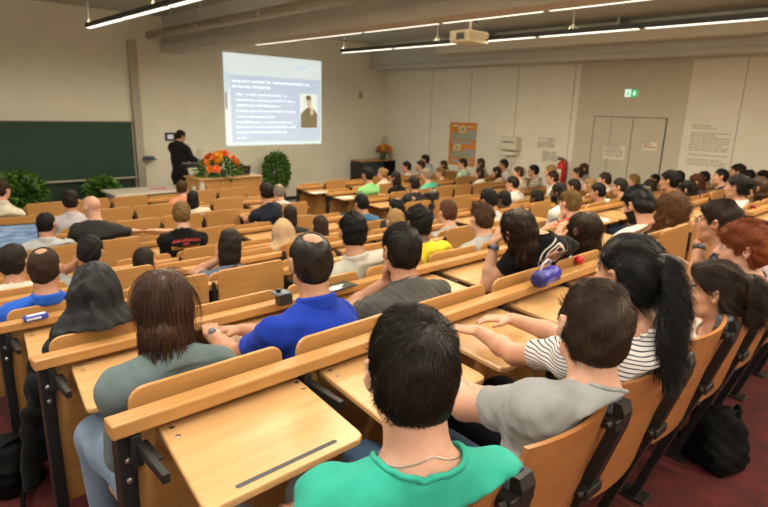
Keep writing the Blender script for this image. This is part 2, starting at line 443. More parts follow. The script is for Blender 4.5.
MB().plate(circ(0.855, 0.505, 0.033, 0.075), 0.001, Matrix.Translation((0, -0.0036, 0)) @ XZ, 0.0002).plate(circ(0.888, 0.395, 0.018, 0.05), 0.001, Matrix.Translation((0, -0.0036, 0)) @ XZ, 0.0002).build('slide_portrait', emit('slide_skin', (0.70, 0.58, 0.44, 1), 0.85), scn)
MB().plate(circ(0.850, 0.557, 0.032, 0.03), 0.001, Matrix.Translation((0, -0.0047, 0)) @ XZ, 0.0002).build('slide_portrait', emit('slide_hair', (0.22, 0.16, 0.09, 1), 0.8), scn)

tp = empty('wall_panel', (5.08, YF, 1.63), 'small black control panel on the wall behind the speaker', 'control panel')
MB().box((-0.14, -0.03, -0.08), (0.14, 0, 0.09), c=0.006).build('housing', BLACK, tp)
MB().box((-0.10, -0.034, -0.045), (0.03, -0.03, 0.05)).build('display', emit('panel_display', (0.5, 0.55, 0.6, 1), 0.35), tp)
wt = empty('wall_tray', (4.5, YF, 1.17), 'dark grey tray on the wall behind the speaker', 'tray')
MB().box((-0.12, -0.22, 0), (0.16, 0, 0.025), c=0.005).build('shelf', GREYPL, wt)
MB().box((-0.10, -0.19, 0.025), (0.12, -0.01, 0.075), c=0.008).build('device', GREYPL, wt)
MB().tube([(0, -0.01, -0.1), (0, -0.16, 0.0)], 0.012, 6).build('strut', STEEL, wt)
ws = empty('wall_speaker', (10.41, YF, 2.70), 'small cream box high on the wall beyond the screen', 'wall box')
MB().box((-0.055, -0.06, -0.1), (0.055, 0, 0.1), c=0.012).build('housing', plain('cream_plastic', (0.55, 0.49, 0.36, 1), 0.5), ws)
MB().box((-0.03, -0.066, -0.07), (0.03, -0.06, 0.03)).build('grille', plain('cream_grille', (0.40, 0.36, 0.27, 1), 0.6), ws)

# ------------------------------------------------------------------ right wall fittings
PAPER = plain('paper_white', (0.78, 0.74, 0.63, 1), 0.8)
INK = plain('ink_grey', (0.30, 0.29, 0.27, 1), 0.8)
YZ = Matrix(((0, 0, -1, 0), (-1, 0, 0, 0), (0, 1, 0, 0), (0, 0, 0, 1)))     # local X -> -Y (reads left to right seen from inside), Y -> Z, thickness to -X
def wall_sheet(name, p0, p1, label, cat, seed, rows=8, mat=PAPER, ink=INK, off=0.004, hscale=1.0):
    """p0 top-left, p1 bottom-right pixel corners on the right wall"""
    a, b_ = at_x(*p0, XR), at_x(*p1, XR)
    w, h = a.y-b_.y, a.z-b_.z
    e = empty(name, (XR-off, a.y, b_.z), label, cat)
    if mat is not None:
        MB().plate(rrect(0, 0, w, h, 0.002, 2), 0.002, YZ, 0.0004).build('sheet', mat, e)
    rr = random.Random(seed); tm = MB()
    for i in range(rows):
        v_ = h*(0.9-0.86*i/rows)
        if rr.random() < 0.12: continue
        L = w*(0.9 if rr.random() < 0.6 else rr.uniform(0.4, 0.8)); hh = h*0.42/rows*hscale
        x = w*0.07
        while x < L:
            ww = min(rr.uniform(0.03, 0.1), L-x+0.01)
            tm.add([YZ @ V(q) for q in ((x, v_, 0.0032), (x+ww, v_, 0.0032), (x+ww, v_+hh, 0.0032), (x, v_+hh, 0.0032))], [(0, 1, 2, 3)])
            x += ww+0.015
    tm.build('printed_text', ink, e)
    return e
nd = dict(off=0.034)
wall_sheet('notice_sheet', (605, 145), (624.5, 160), 'white notice taped to the left door leaf', 'notice', 1, 5, **nd)
nt2 = wall_sheet('notice_sheet', (644, 142), (657, 151), 'small white notice with red writing on the right door leaf', 'notice', 2, 3, ink=plain('ink_red', (0.4, 0.13, 0.09, 1), 0.8), **nd)
wall_sheet('notice_sheet', (538, 137), (546.2, 149), 'upper left sheet of the four white papers on the wall', 'notice', 3, 7)
wall_sheet('notice_sheet', (547.2, 137.3), (555.2, 149.5), 'upper right sheet of the four white papers on the wall', 'notice', 4, 7)
wall_sheet('notice_sheet', (542.5, 150.5), (550.5, 163), 'lower left sheet of the four white papers on the wall', 'notice', 5, 7)
wall_sheet('notice_sheet', (551.5, 151), (559, 163.5), 'lower right sheet of the four white papers on the wall', 'notice', 6, 7)
wall_sheet('wall_lettering', (690, 121), (729, 172), 'tall block of faint grey house rules printed on the wall', 'wall lettering', 8, 17, mat=None, ink=plain('lettering_grey', (0.42, 0.38, 0.31, 1), 0.8), hscale=0.8)

a, b_ = at_x(450.5, 122, XR), at_x(474.5, 167, XR)
po = empty('poster', (XR-0.004, a.y, b_.z), 'orange poster with grey green text blocks on the side wall', 'poster')
pw, ph = a.y-b_.y, a.z-b_.z
MB().plate(rrect(0, 0, pw, ph, 0.004, 2), 0.004, YZ, 0.0005).build('sheet', plain('poster_orange', (0.72, 0.24, 0.03, 1), 0.6, 0, 0.15, 3), po)
def pblock(x0, z0, x1, z1, mat, lift=0.0045, r=0.01, name='printed_block'):
    MB().plate(rrect(x0*pw, z0*ph, x1*pw, z1*ph, r, 4), 0.001, Matrix.Translation((-lift, 0, 0)) @ YZ, 0.0002).build(name, mat, po)
PG = plain('poster_green', (0.34, 0.38, 0.27, 1), 0.6); PB = plain('poster_grey', (0.38, 0.40, 0.42, 1), 0.6); PC = plain('poster_cream', (0.78, 0.62, 0.34, 1), 0.6)
pblock(0.08, 0.60, 0.86, 0.76, PG); pblock(0.68, 0.62, 0.98, 0.84, PB, 0.0042); pblock(0.10, 0.50, 0.90, 0.57, PB)
pblock(0.08, 0.18, 0.84, 0.34, PG); pblock(0.60, 0.20, 0.97, 0.40, PB, 0.0042); pblock(0.10, 0.06, 0.88, 0.13, PB)
pblock(0.34, 0.76, 0.62, 0.93, PC, 0.0055, 0.06, 'printed_emblem'); pblock(0.42, 0.80, 0.55, 0.88, PG, 0.0065, 0.02, 'printed_emblem')
pblock(0.16, 0.34, 0.46, 0.50, PC, 0.0055, 0.06, 'printed_emblem'); pblock(0.25, 0.38, 0.37, 0.45, PG, 0.0065, 0.02, 'printed_emblem')
pblock(0.10, 0.90, 0.30, 0.94, PC, 0.0055, 0.004, 'printed_text'); pblock(0.64, 0.89, 0.90, 0.93, PC, 0.0055, 0.004, 'printed_text')

a, b_ = at_x(626, 89.3, XR), at_x(638, 97.3, XR)
ex = empty('exit_sign', (XR-0.03, a.y, b_.z), 'lit green emergency exit sign above the double door', 'exit sign')
ew, eh = a.y-b_.y, a.z-b_.z
MB().box((0.0, -ew, 0.0), (0.03, 0, eh), c=0.004).build('housing', plain('sign_white', (0.7, 0.7, 0.65, 1), 0.5), ex)
SGN = emit('exit_green', (0.02, 0.42, 0.14, 1), 0.9); SWH = emit('exit_white', (0.75, 0.95, 0.88, 1), 0.8)
T_ = lambda l: Matrix.Translation((-l, 0, 0)) @ YZ
MB().plate(rrect(0.005, 0.005, ew*0.47, eh-0.005, 0.004, 3), 0.002, T_(0.0005), 0.0004).build('door_symbol', SWH, ex)
MB().plate(rrect(ew*0.48, 0.005, ew-0.005, eh-0.005, 0.004, 3), 0.002, T_(0.0005), 0.0004).build('arrow_field', SGN, ex)
mx_, my_ = ew*0.74, eh*0.5
MB().plate([(mx_, my_-0.05), (mx_+0.042, my_), (mx_+0.014, my_), (mx_+0.014, my_+0.05), (mx_-0.014, my_+0.05), (mx_-0.014, my_), (mx_-0.042, my_)], 0.002, T_(0.0027), 0.0003).build('down_arrow', SWH, ex)
gx = ew*0.24
MB().plate([(gx-0.01, 0.02), (gx+0.0, 0.05), (gx+0.03, 0.02), (gx+0.04, 0.025), (gx+0.014, 0.065), (gx+0.014, 0.085), (gx+0.035, 0.08), (gx+0.035, 0.09), (gx+0.01, 0.102), (gx-0.02, 0.095), (gx-0.03, 0.075), (gx-0.022, 0.073), (gx-0.012, 0.085), (gx-0.01, 0.06), (gx-0.028, 0.03)], 0.002, T_(0.0027), 0.0003).plate([(gx+0.012+0.011*math.cos(t), 0.118+0.011*math.sin(t)) for t in np.linspace(0, 5.9, 10)], 0.002, T_(0.0027), 0.0003).build('running_figure', SGN, ex)

a, b_ = at_x(504, 136, XR-0.1), at_x(518, 153, XR-0.1)
td = empty('towel_dispenser', (XR, (a.y+b_.y)/2, b_.z), 'white paper towel dispenser on the side wall', 'towel dispenser')
tw, th = a.y-b_.y, a.z-b_.z
WPL = plain('white_plastic', (0.70, 0.66, 0.55, 1), 0.4)
MB().box((-0.22, -tw/2, 0.05), (0, tw/2, th), c=0.03).build('housing', WPL, td)
MB().box((-0.21, -tw/2+0.04, -0.06), (-0.05, tw/2-0.04, 0.02)).build('paper_towel', PAPER, td)
MB().box((-0.223, -tw/2+0.05, th*0.62), (-0.218, tw/2-0.05, th*0.70)).build('sight_slot', GREYPL, td)
p = at_x(511, 160, XR-0.1)
sd = empty('soap_dispenser', (XR, p.y, p.z-0.08), 'small white soap dispenser under the towel dispenser', 'soap dispenser')
MB().box((-0.1, -0.05, 0), (0, 0.05, 0.17), c=0.015).build('housing', WPL, sd)
MB().tube([(-0.06, 0, 0.0), (-0.07, 0, -0.03)], 0.012, 8).build('spout', STEEL, sd)
p = at_x(522, 168, XR-0.25)
wb = empty('wash_basin', (XR, p.y, 0.86), 'white wash basin with a curved tap at the side wall', 'wash basin')
MB().box((-0.42, -0.26, -0.14), (0, 0.26, 0), c=0.05).build('basin', WPL, wb)
MB().tube([(-0.08, 0, 0), (-0.08, 0, 0.22), (-0.12, 0, 0.27), (-0.19, 0, 0.26), (-0.21, 0, 0.2)], 0.013, 8).build('tap', STEEL, wb, True)
MB().tube([(-0.15, 0, -0.13), (-0.15, 0, -0.4), (0, 0, -0.4)], 0.03, 10).build('drain_pipe', STEEL, wb, True)

p = at_x(561, 173, XR-0.12)
fe = empty('fire_extinguisher', (XR-0.12, p.y, p.z-0.27), 'red fire extinguisher with a white label on the side wall', 'fire extinguisher')
RED = plain('extinguisher_red', (0.62, 0.02, 0.018, 1), 0.3)
MB().lathe([(0.02, 0.0), (0.085, 0.01), (0.095, 0.04), (0.095, 0.42), (0.085, 0.48), (0.05, 0.515), (0.03, 0.52), (0.03, 0.55)], None, 20).build('cylinder', RED, fe, True)
MB().box((-0.10, -0.05, 0.16), (-0.088, 0.05, 0.36), c=0.004).build('label_sticker', PAPER, fe)
MB().box((-0.03, -0.025, 0.55), (0.03, 0.10, 0.58), c=0.006).box((-0.02, -0.02, 0.59), (0.02, 0.12, 0.605), c=0.004).build('valve_handle', BLACK, fe)
MB().tube([(0, -0.02, 0.565), (-0.02, -0.10, 0.56), (-0.03, -0.14, 0.46), (-0.03, -0.145, 0.2), (-0.02, -0.12, 0.1)], 0.013, 8).build('hose', BLACK, fe, True)
MB().box((0.08, -0.04, 0.3), (0.12, 0.04, 0.42)).build('wall_bracket', BLACK, fe)

# ------------------------------------------------------------------ people list (placement first: it decides which tablets are down)
# id: (px, py, row, lean forward, build, hair style, hair colour, top, top colour, skin, pose, head yaw, pitch, roll, label)
from collections import OrderedDict
P = OrderedDict()
HB, HD, HK, HBL, HG, HR = (0.028, 0.013, 0.0065, 1), (0.012, 0.007, 0.0045, 1), (0.0038, 0.0034, 0.0035, 1), (0.26, 0.15, 0.055, 1), (0.20, 0.17, 0.13, 1), (0.24, 0.052, 0.012, 1)
HM = (0.055, 0.026, 0.010, 1)
SK, SKT, SKD, SKP = (0.50, 0.27, 0.175, 1), (0.40, 0.205, 0.125, 1), (0.11, 0.05, 0.028, 1), (0.54, 0.31, 0.225, 1)
WHT, CRM, LGR, GRY = (0.58, 0.565, 0.53, 1), (0.56, 0.50, 0.39, 1), (0.27, 0.275, 0.28, 1), (0.20, 0.20, 0.205, 1)
BLK, NVY, BLU, DGR = (0.0045, 0.0045, 0.005, 1), (0.014, 0.018, 0.032, 1), (0.012, 0.04, 0.36, 1), (0.028, 0.029, 0.031, 1)
def pp(i, px, py, row, yo, bld, hair, hc, top, tc, sk, pose, yw, pt, rl, label): P[i] = (px, py, row, yo, bld, hair, hc, top, tc, sk, pose, yw, pt, rl, label)
# rear row
pp(81, 412, 372, '0', -.05, 'm', 'short', HD, 'tee', (0.030, 0.33, 0.25, 1), SKP, 'lap', -36, -16, 2, 'dark-haired man in a turquoise t-shirt with a thin neck chain')
pp(80, 592, 327, '0', -.10, 'm', 'short', (0.046, 0.026, 0.015, 1), 'tee', LGR, SKP, 'reach_l', -42, -6, 6, 'brown-haired man in a light grey t-shirt against the rear seat backs')
pp(79, 626, 274, '0', -.04, 'w', 'ponytail', HK, 'striped', WHT, SK, 'tablet', -12, -6, 0, 'woman with a long black ponytail in a navy and white striped top')
pp(78, 711, 291, '0', -.07, 'w', 'ponytail', HB, 'tee', (0.62, 0.50, 0.46, 1), SK, 'desk', 20, -5, 0, 'young woman with a brown ponytail in a pale pink top')
pp(77, 742, 248, '0', -.03, 'w', 'crop', HR, 'tee', (0.30, 0.22, 0.24, 1), SKP, 'desk', 22, -2, 0, 'woman with short copper red hair and a patterned grey top')
pp(76, 717, 222, '0', .24, 'm', 'short', HB, 'tee', NVY, SKT, 'chin', 4, 0, 0, 'man in navy resting his chin on a hand with a wristwatch')
# row A
pp(10, 165, 305, 'A', 0.0, 'w', 'long', (0.058, 0.023, 0.012, 1), 'long', (0.11, 0.15, 0.16, 1), SK, 'lap', -24, -14, 0, 'woman with long reddish brown hair in a blue grey jacket')
pp(20, 310, 262, 'A', .06, 'm', 'thin', HD, 'polo', BLU, SKT, 'left', 6, -6, 0, 'man with thinning dark hair in a royal blue polo, elbows on the tablet')
pp(22, 400, 250, 'A', .10, 'm', 'short', HD, 'tee', (0.075, 0.073, 0.07, 1), SKT, 'chin', 3, -6, 2, 'man in a charcoal grey t-shirt with a hand at his chin')
pp(49, 517, 230, 'A', -.04, 'w', 'bob', HB, 'tee', BLK, SK, 'cheek_l', -6, -6, -14, 'woman in a black t-shirt with a pink skull print and black watch')
pp(53, 583, 230, 'A', -.04, 'w', 'long', HB, 'tee', (0.40, 0.41, 0.42, 1), SK, 'cheek_l', 6, -6, 0, 'woman with straight long brown hair and a pale grey top')
pp(54, 637, 205, 'A', -.12, 'm', 'beard', HK, 'tee', WHT, SKT, 'desk', -12, -24, 0, 'dark bearded man in a white t-shirt looking down at his tablet')
pp(55, 669, 212, 'A', -.02, 'w', 'curly', (0.15, 0.062, 0.018, 1), 'striped', LGR, SK, 'desk', 6, 0, 0, 'person with big curly ginger hair')
pp(71, 736, 187, 'A', -.02, 'w', 'updo', HD, 'tee', WHT, SK, 'desk', 0, -4, 0, 'woman with pinned-up dark hair and white top at the aisle end')
pp(74, 757, 188, 'A', -.02, 'w', 'bob', HM, 'tee', (0.12, 0.08, 0.07, 1), SK, 'desk', 0, -4, 0, 'light brown haired woman next to the one with pinned-up hair')
# row B
pp(8, 96, 290, 'B', -.04, 'w', 'scarf', (0.020, 0.022, 0.026, 1), 'long', (0.014, 0.015, 0.018, 1), SK, 'desk', 4, -8, 0, 'woman wearing a shiny charcoal headscarf')
pp(21, 353, 232, 'B', 0, 'm', 'short', HK, 'polo', (0.42, 0.41, 0.37, 1), SKT, 'desk', 4, -6, 0, 'black-haired man in a light grey collared shirt')
pp(46, 417.5, 223, 'B', 0, 'm', 'short', HK, 'tee', (0.66, 0.52, 0.035, 1), SKD, 'desk', 4, -4, 0, 'black-haired man in a bright yellow t-shirt')
pp(48, 481, 218, 'B', .02, 'm', 'short', HM, 'tee', (0.30, 0.31, 0.31, 1), SKP, 'desk', 8, -4, 0, 'brown-haired man in a mid grey t-shirt behind the watch wearer')
pp(51, 569, 203, 'B', 0, 'm', 'short', (0.16, 0.09, 0.03, 1), 'tee', (0.62, 0.09, 0.06, 1), SKP, 'chin', -8, -10, 0, 'fair-haired man in a coral red t-shirt, hand to his mouth')
pp(65, 669, 181, 'B', -.06, 'm', 'short', HK, 'tee', BLK, SKT, 'desk', 0, -4, 0, 'black-haired person just beyond the curly ginger hair')
pp(67, 687, 190, 'B', -.06, 'w', 'bob', HK, 'tee', DGR, SK, 'desk', 0, -14, 0, 'glossy black bob bent low over the desk')
pp(68, 696, 182, 'B', .2, 'w', 'bob', (0.06, 0.017, 0.009, 1), 'tee', (0.05, 0.02, 0.03, 1), SK, 'desk', 0, -8, 0, 'auburn-haired woman leaning forward behind the black bob')
pp(70, 720, 177, 'B', .05, 'm', 'crewcut', HK, 'tee', DGR, SK, 'desk', -6, 0, 0, 'man with a dark crew cut seen in clear profile')
pp(72, 737, 172, 'B', .02, 'm', 'short', HD, 'tee', DGR, SKT, 'desk', 0, -4, 0, 'dark-haired head showing just above the pinned-up hair')
pp(73, 747, 177, 'B', 0, 'w', 'bob', HK, 'tee', BLK, SK, 'desk', 0, -4, 0, 'dark bob between the pinned-up hair and the light brown hair')
pp(75, 762, 177, 'B', 0, 'w', 'bob', HD, 'tee', DGR, SK, 'desk', 0, -4, 0, 'dark brown hair behind the light brown haired woman')
# row C
pp(6, 45, 268, 'C', -.05, 'm', 'thin', HB, 'polo', (0.02, 0.10, 0.50, 1), SKT, 'desk', 4, -6, 0, 'balding man in a bright blue collared shirt near the row end')
pp(14, 230, 245, 'C', -.03, 'w', 'long', HD, 'tee', (0.10, 0.12, 0.17, 1), SK, 'cheek_l', 6, -6, 4, 'woman with straight dark brown hair leaning on her left hand')
pp(45, 395, 222, 'C', .02, 'w', 'bob', HBL, 'tee', CRM, SKP, 'desk', 4, -8, 0, 'blonde head low behind the charcoal t-shirt man')
pp(47, 447, 212, 'C', 0, 'm', 'short', (0.075, 0.028, 0.010, 1), 'tee', (0.28, 0.31, 0.33, 1), SKP, 'desk', 0, -4, 0, 'man with glasses and reddish brown hair near the tripod')
pp(41, 488, 200, 'C', .05, 'm', 'short', HK, 'tee', (0.5, 0.5, 0.5, 1), SKT, 'desk', -8, -14, -8, 'dark-haired man at the aisle end bowing his head')
pp(52, 558, 193, 'C', 0, 'm', 'beard', HK, 'tee', WHT, SKD, 'desk', -8, -4, 0, 'bearded dark man in white beyond the coral t-shirt')
pp(56, 597, 192, 'C', 0, 'm', 'short', HK, 'tee', WHT, SKT, 'desk', -4, -6, 0, 'black-haired man in white just before the green and white packet')
pp(58, 619, 187, 'C', 0, 'm', 'short', HD, 'tee', WHT, SK, 'desk', -10, -8, 0, 'dark-haired man in white just beyond the bearded man looking down')
pp(101, 649, 187, 'C', 0, 'w', 'bob', HD, 'tee', BLK, SK, 'desk', 0, -8, 0, 'dark hair between the bearded man and the curly ginger hair')
pp(66, 677, 178, 'C', 0, 'm', 'short', HD, 'tee', DGR, SKT, 'desk', 0, -4, 0, 'dark brown head showing above the black-haired person')
pp(69, 703, 178, 'C', .02, 'm', 'short', HD, 'tee', (0.06, 0.03, 0.03, 1), SKT, 'desk', 0, -4, 0, 'dark-haired man between the auburn hair and the crew cut')
# row D
pp(5, 14, 262, 'D', 0, 'm', 'short', HD, 'tee', (0.62, 0.55, 0.47, 1), SKT, 'desk', 6, -6, 0, 'dark-haired man in a cream t-shirt at the row end')
pp(7, 91, 252, 'D', -.02, 'm', 'short', HK, 'tee', LGR, SKT, 'ear_l', 8, -12, 0, 'man in pale grey holding a hand to his left ear')
pp(9, 144, 262, 'D', -.02, 'w', 'lowpony', HD, 'tee', GRY, SK, 'desk', 4, -10, 0, 'woman with dark hair tied low at the nape')
pp(17, 283, 232, 'D', 0, 'w', 'scarf', (0.40, 0.28, 0.165, 1), 'long', (0.38, 0.27, 0.16, 1), SK, 'desk', 4, -8, 0, 'woman wearing a beige headscarf')
pp(19, 320, 226, 'D', 0, 'w', 'long', HB, 'tee', DGR, SK, 'desk', 4, -4, 0, 'brown-haired woman right behind the royal blue polo')
pp(44, 396, 208, 'D', 0, 'm', 'thin', HK, 'tee', DGR, SKT, 'desk', 4, -12, 0, 'balding man with black side hair behind the blonde head')
pp(42, 503, 200, 'D', 0, 'm', 'short', HK, 'tee', WHT, SKD, 'desk', -8, -8, 0, 'dark-skinned man in white at the aisle beyond the bowed head')
pp(43, 536, 199, 'D', 0, 'm', 'short', HK, 'tee', WHT, SKD, 'desk', -6, -10, 0, 'black curly crop of a man bending beside the bearded dark man')
pp(60, 573, 187, 'D', 0, 'm', 'short', HD, 'tee', DGR, SKT, 'desk', -4, -6, 0, 'dark head in front of the fire extinguisher')
pp(63, 589, 185, 'D', 0, 'w', 'long', HBL, 'tee', CRM, SKP, 'desk', -6, -4, 0, 'blonde woman with hair falling forward near the door edge')
pp(57, 604, 180, 'D', 0, 'm', 'short', HB, 'tee', WHT, SKP, 'desk', -4, -4, 0, 'man with thick brown hair in white before the grey doors')
pp(59, 633, 181, 'D', 0, 'm', 'short', (0.22, 0.12, 0.04, 1), 'tee', (0.35, 0.3, 0.25, 1), SKP, 'desk', 0, -4, 0, 'ginger blond head in front of the right door leaf')
pp(64, 654, 180, 'D', .02, 'm', 'crewcut', HK, 'tee', BLK, SKT, 'desk', 0, -4, 0, 'black hair showing under the edge of the grey doors')
# row E
pp(18, 290, 215, 'E', 0, 'w', 'long', HD, 'tee', DGR, SK, 'desk', 4, -6, 0, 'woman with dark brown hair behind the beige headscarf')
pp(23, 361, 204, 'E', 0, 'm', 'short', HK, 'tee', (0.06, 0.15, 0.30, 1), SKT, 'chin', -6, -16, 0, 'dark-haired man in a denim blue t-shirt at the aisle end')
pp(40, 512, 184, 'E', .04, 'm', 'short', HD, 'polo', WHT, SK, 'chin', -14, -10, 0, 'dark-haired man in a white shirt leaning on his hand')
pp(62, 552, 178, 'E', .03, 'm', 'short', HB, 'polo', WHT, SK, 'desk', -10, -4, 0, 'man with glasses and white shirt next to the extinguisher')
pp(61, 577, 174, 'E', .03, 'm', 'short', HB, 'tee', WHT, SK, 'desk', -10, -2, 0, 'man in white right of the fire extinguisher')
# row F
pp(4, 47, 224, 'F', -.02, 'm', 'crewcut', HK, 'polo', (0.44, 0.47, 0.50, 1), SKT, 'desk', 2, -4, 0, 'man in a pale blue shirt in front of an open laptop')
pp(3, 91, 207, 'F', -.02, 'm', 'bald', HB, 'tee', (0.030, 0.032, 0.034, 1), SKP, 'along_r', 26, -6, 0, 'bald man in a dark grey t-shirt stretching an arm along the seat')
pp(13, 182, 214, 'E', 0, 'm', 'short', (0.15, 0.085, 0.030, 1), 'tee', BLK, SKP, 'desk', 4, -6, 0, 'sandy-haired man in a black tour t-shirt with red and yellow print')
pp(38, 518, 173, 'F', .02, 'm', 'short', HM, 'tee', CRM, SKP, 'desk', -10, -2, 0, 'brown-haired boy in cream below the paper towel dispenser')
pp(39, 533, 171, 'F', .02, 'm', 'short', HK, 'striped2', (0.45, 0.38, 0.34, 1), SKT, 'desk', -8, -2, 0, 'black-haired person in a grey and white striped top')
pp(102, 550, 171, 'E', .2, 'w', 'bob', HBL, 'tee', CRM, SKP, 'desk', -8, -2, 0, 'blond head just behind the man with glasses and white shirt')
pp(103, 583, 169, 'E', .25, 'w', 'bob', HM, 'tee', GRY, SKP, 'desk', -8, -2, 0, 'light brown head behind the man right of the extinguisher')
# row G
pp(2, 71.5, 201, 'G', 0, 'm', 'short', HD, 'polo', (0.46, 0.44, 0.50, 1), SKT, 'desk', 6, -4, 0, 'dark-haired man in a lilac grey shirt')
pp(12, 193, 199, 'G', 0, 'w', 'long', HK, 'tee', CRM, SK, 'desk', 6, -4, 0, 'black-haired woman in a cream cardigan')
pp(15, 266, 192, 'F', 0, 'm', 'short', HD, 'tee', NVY, SKT, 'left', 6, -6, 0, 'dark-haired man in a navy t-shirt, arms on the tablet')
pp(26, 395, 178, 'G', 0, 'w', 'long', HD, 'tee', BLK, SK, 'desk', -4, -4, 0, 'woman with long dark brown hair in a black top')
pp(28, 413, 184, 'F', 0, 'm', 'short', HD, 'long', (0.020, 0.022, 0.026, 1), SKT, 'desk', -6, -4, 0, 'dark-haired man in a black jacket')
pp(35, 479, 173, 'G', 0, 'w', 'long', HB, 'tee', WHT, SK, 'desk', -6, -4, 0, 'brown-haired woman in a white top beside the mint shirt')
pp(36, 496, 172, 'G', 0, 'w', 'long', HB, 'tee', (0.5, 0.36, 0.26, 1), SK, 'desk', -8, -4, 0, 'woman with long brown hair in a peach top')
pp(37, 503, 165, 'G', .15, 'm', 'short', HD, 'tee', WHT, SKT, 'desk', -10, -2, 0, 'dark-haired man in white below the towel dispenser edge')
# row H
pp(1, 2, 190, 'H', -.05, 'm', 'short', HB, 'polo', (0.60, 0.57, 0.46, 1), SKP, 'desk', 20, -4, 0, 'man in an ivory shirt beside the large green bush')
pp(11, 182, 188, 'H', 0, 'w', 'updo', HM, 'tee', (0.62, 0.24, 0.15, 1), SKP, 'desk', 4, -4, 0, 'woman with light brown pinned hair in a salmon top')
pp(16, 279, 192, 'G', 0, 'm', 'thin', HG, 'tee', (0.52, 0.54, 0.58, 1), SKP, 'desk', -10, -8, 0, 'grey-haired balding man in pale blue in front of the tall shrub')
pp(24, 367, 175, 'G', -.02, 'm', 'short', HK, 'tee', (0.22, 0.50, 0.20, 1), SKT, 'desk', -8, -4, 0, 'black-haired man in a light green t-shirt')
pp(25, 382, 174, 'H', .06, 'w', 'updo', HBL, 'tee', CRM, SKP, 'desk', -6, -4, 0, 'blonde woman with pinned hair in a cream top')
pp(30, 426, 175, 'G', 0, 'm', 'short', HG, 'tee', (0.09, 0.36, 0.27, 1), SK, 'desk', -4, -4, 0, 'grey-haired man in a sea green shirt')
pp(32, 440, 173, 'H', 0, 'm', 'short', (0.17, 0.085, 0.03, 1), 'tee', (0.10, 0.12, 0.16, 1), SKP, 'desk', -8, -4, 0, 'fair-haired man in a slate blue t-shirt')
pp(34, 462, 164, 'H', 0, 'm', 'short', HB, 'tee', (0.38, 0.58, 0.46, 1), SKP, 'desk', -10, -2, 0, 'man with glasses in a mint green t-shirt below the poster')
pp(355, 480, 163, 'H', 0, 'w', 'long', HM, 'tee', (0.4, 0.34, 0.26, 1), SK, 'desk', -6, -2, 0, 'light brown long hair behind the woman in the white top')
# row I
pp(27, 406, 167, 'I', 0, 'm', 'short', HD, 'tee', WHT, SKT, 'lap', -6, -2, 0, 'dark-haired man in white in front of the pink ribboned bottles')
pp(29, 420, 166, 'I', 0, 'm', 'short', HB, 'tee', (0.30, 0.27, 0.25, 1), SK, 'lap', -6, -2, 0, 'brown-haired man in taupe behind the grey-haired sea green shirt')
pp(31, 424.5, 160, 'I', .12, 'm', 'short', HD, 'tee', (0.36, 0.40, 0.50, 1), SKT, 'lap', -4, -2, 0, 'taller dark-haired man in pale blue in the front row')
pp(33, 443, 165, 'I', 0, 'w', 'long', HM, 'tee', (0.5, 0.42, 0.3, 1), SKP, 'lap', -6, -2, 0, 'honey blond long hair in the front row by the poster')

pp(200, 181, 136.5, 'Z', 0, 'm', 'short', HK, 'long', (0.010, 0.010, 0.012, 1), SKT, 'speak', -82, -22, 0, 'speaker in a dark suit standing by the music stand, reading notes')
HEADP, SEATOF, used = {}, {}, set()
def colx(blk, i): return (X0L if blk == 'L' else X0R)+PITCH_X*(i+0.5)
for pid, q in P.items():
    row = q[2]; Y = PY[row]+0.17+q[3] if row != 'Z' else 10.9
    h = at_y(q[0], q[1], Y); HEADP[pid] = h
    if row == 'Z': continue
    if row == '0':
        SEATOF[pid] = (0.70+0.45*max(0, round((h.x-0.70)/0.45)), None); continue
    blk = 'L' if h.x < 5.4 else 'R'
    n = NL if blk == 'L' else NR
    i = min(max(int((h.x-(X0L if blk == 'L' else X0R))/PITCH_X), 0), n-1)
    best = None
    for j in sorted(range(n), key=lambda j: abs(colx(blk, j)-h.x)):
        if (row, blk, j) not in used: best = j; break
    used.add((row, blk, best))
    sx = colx(blk, best); sx += max(-0.12, min(0.12, h.x-sx))
    SEATOF[pid] = (sx, (row, blk, best))

# ------------------------------------------------------------------ benches: continuous rows of seats with folding tablets
SEATOF[49] = (2.80, SEATOF[49][1]); SEATOF[53] = (3.22, SEATOF[53][1])
def ext_plate(mb, outline, t, M, c=0.003): return mb.plate(outline, t, M, c)
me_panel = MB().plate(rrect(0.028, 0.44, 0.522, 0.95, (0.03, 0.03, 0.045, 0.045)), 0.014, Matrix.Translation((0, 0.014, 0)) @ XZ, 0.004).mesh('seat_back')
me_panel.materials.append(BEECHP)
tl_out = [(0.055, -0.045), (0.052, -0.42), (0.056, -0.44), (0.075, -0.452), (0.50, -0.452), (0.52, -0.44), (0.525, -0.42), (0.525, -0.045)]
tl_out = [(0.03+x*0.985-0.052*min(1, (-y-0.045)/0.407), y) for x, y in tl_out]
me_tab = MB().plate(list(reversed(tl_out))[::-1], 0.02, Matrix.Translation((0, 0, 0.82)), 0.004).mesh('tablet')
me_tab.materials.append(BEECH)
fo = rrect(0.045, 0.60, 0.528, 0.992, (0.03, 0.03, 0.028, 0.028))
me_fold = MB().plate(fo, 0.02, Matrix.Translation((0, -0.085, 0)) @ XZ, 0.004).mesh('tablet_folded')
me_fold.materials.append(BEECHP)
me_groove = MB().plate(rrect(0.12, -0.425, 0.42, -0.41, 0.007, 5), 0.0012, Matrix.Translation((0, 0, 0.8395)), 0.0003).mesh('pen_groove')
me_groove.materials.append(GROOVE)
sb = MB()
for x, y in ((0.112, -0.075), (0.108, -0.125), (0.525, -0.075), (0.518, -0.125)):
    sb.lathe([(0.0075, 0), (0.0075, 0.0012), (0.004, 0.002)], Matrix.Translation((x, y, 0.8398)), 10)
me_screw = sb.mesh('screw'); me_screw.materials.append(STEEL)
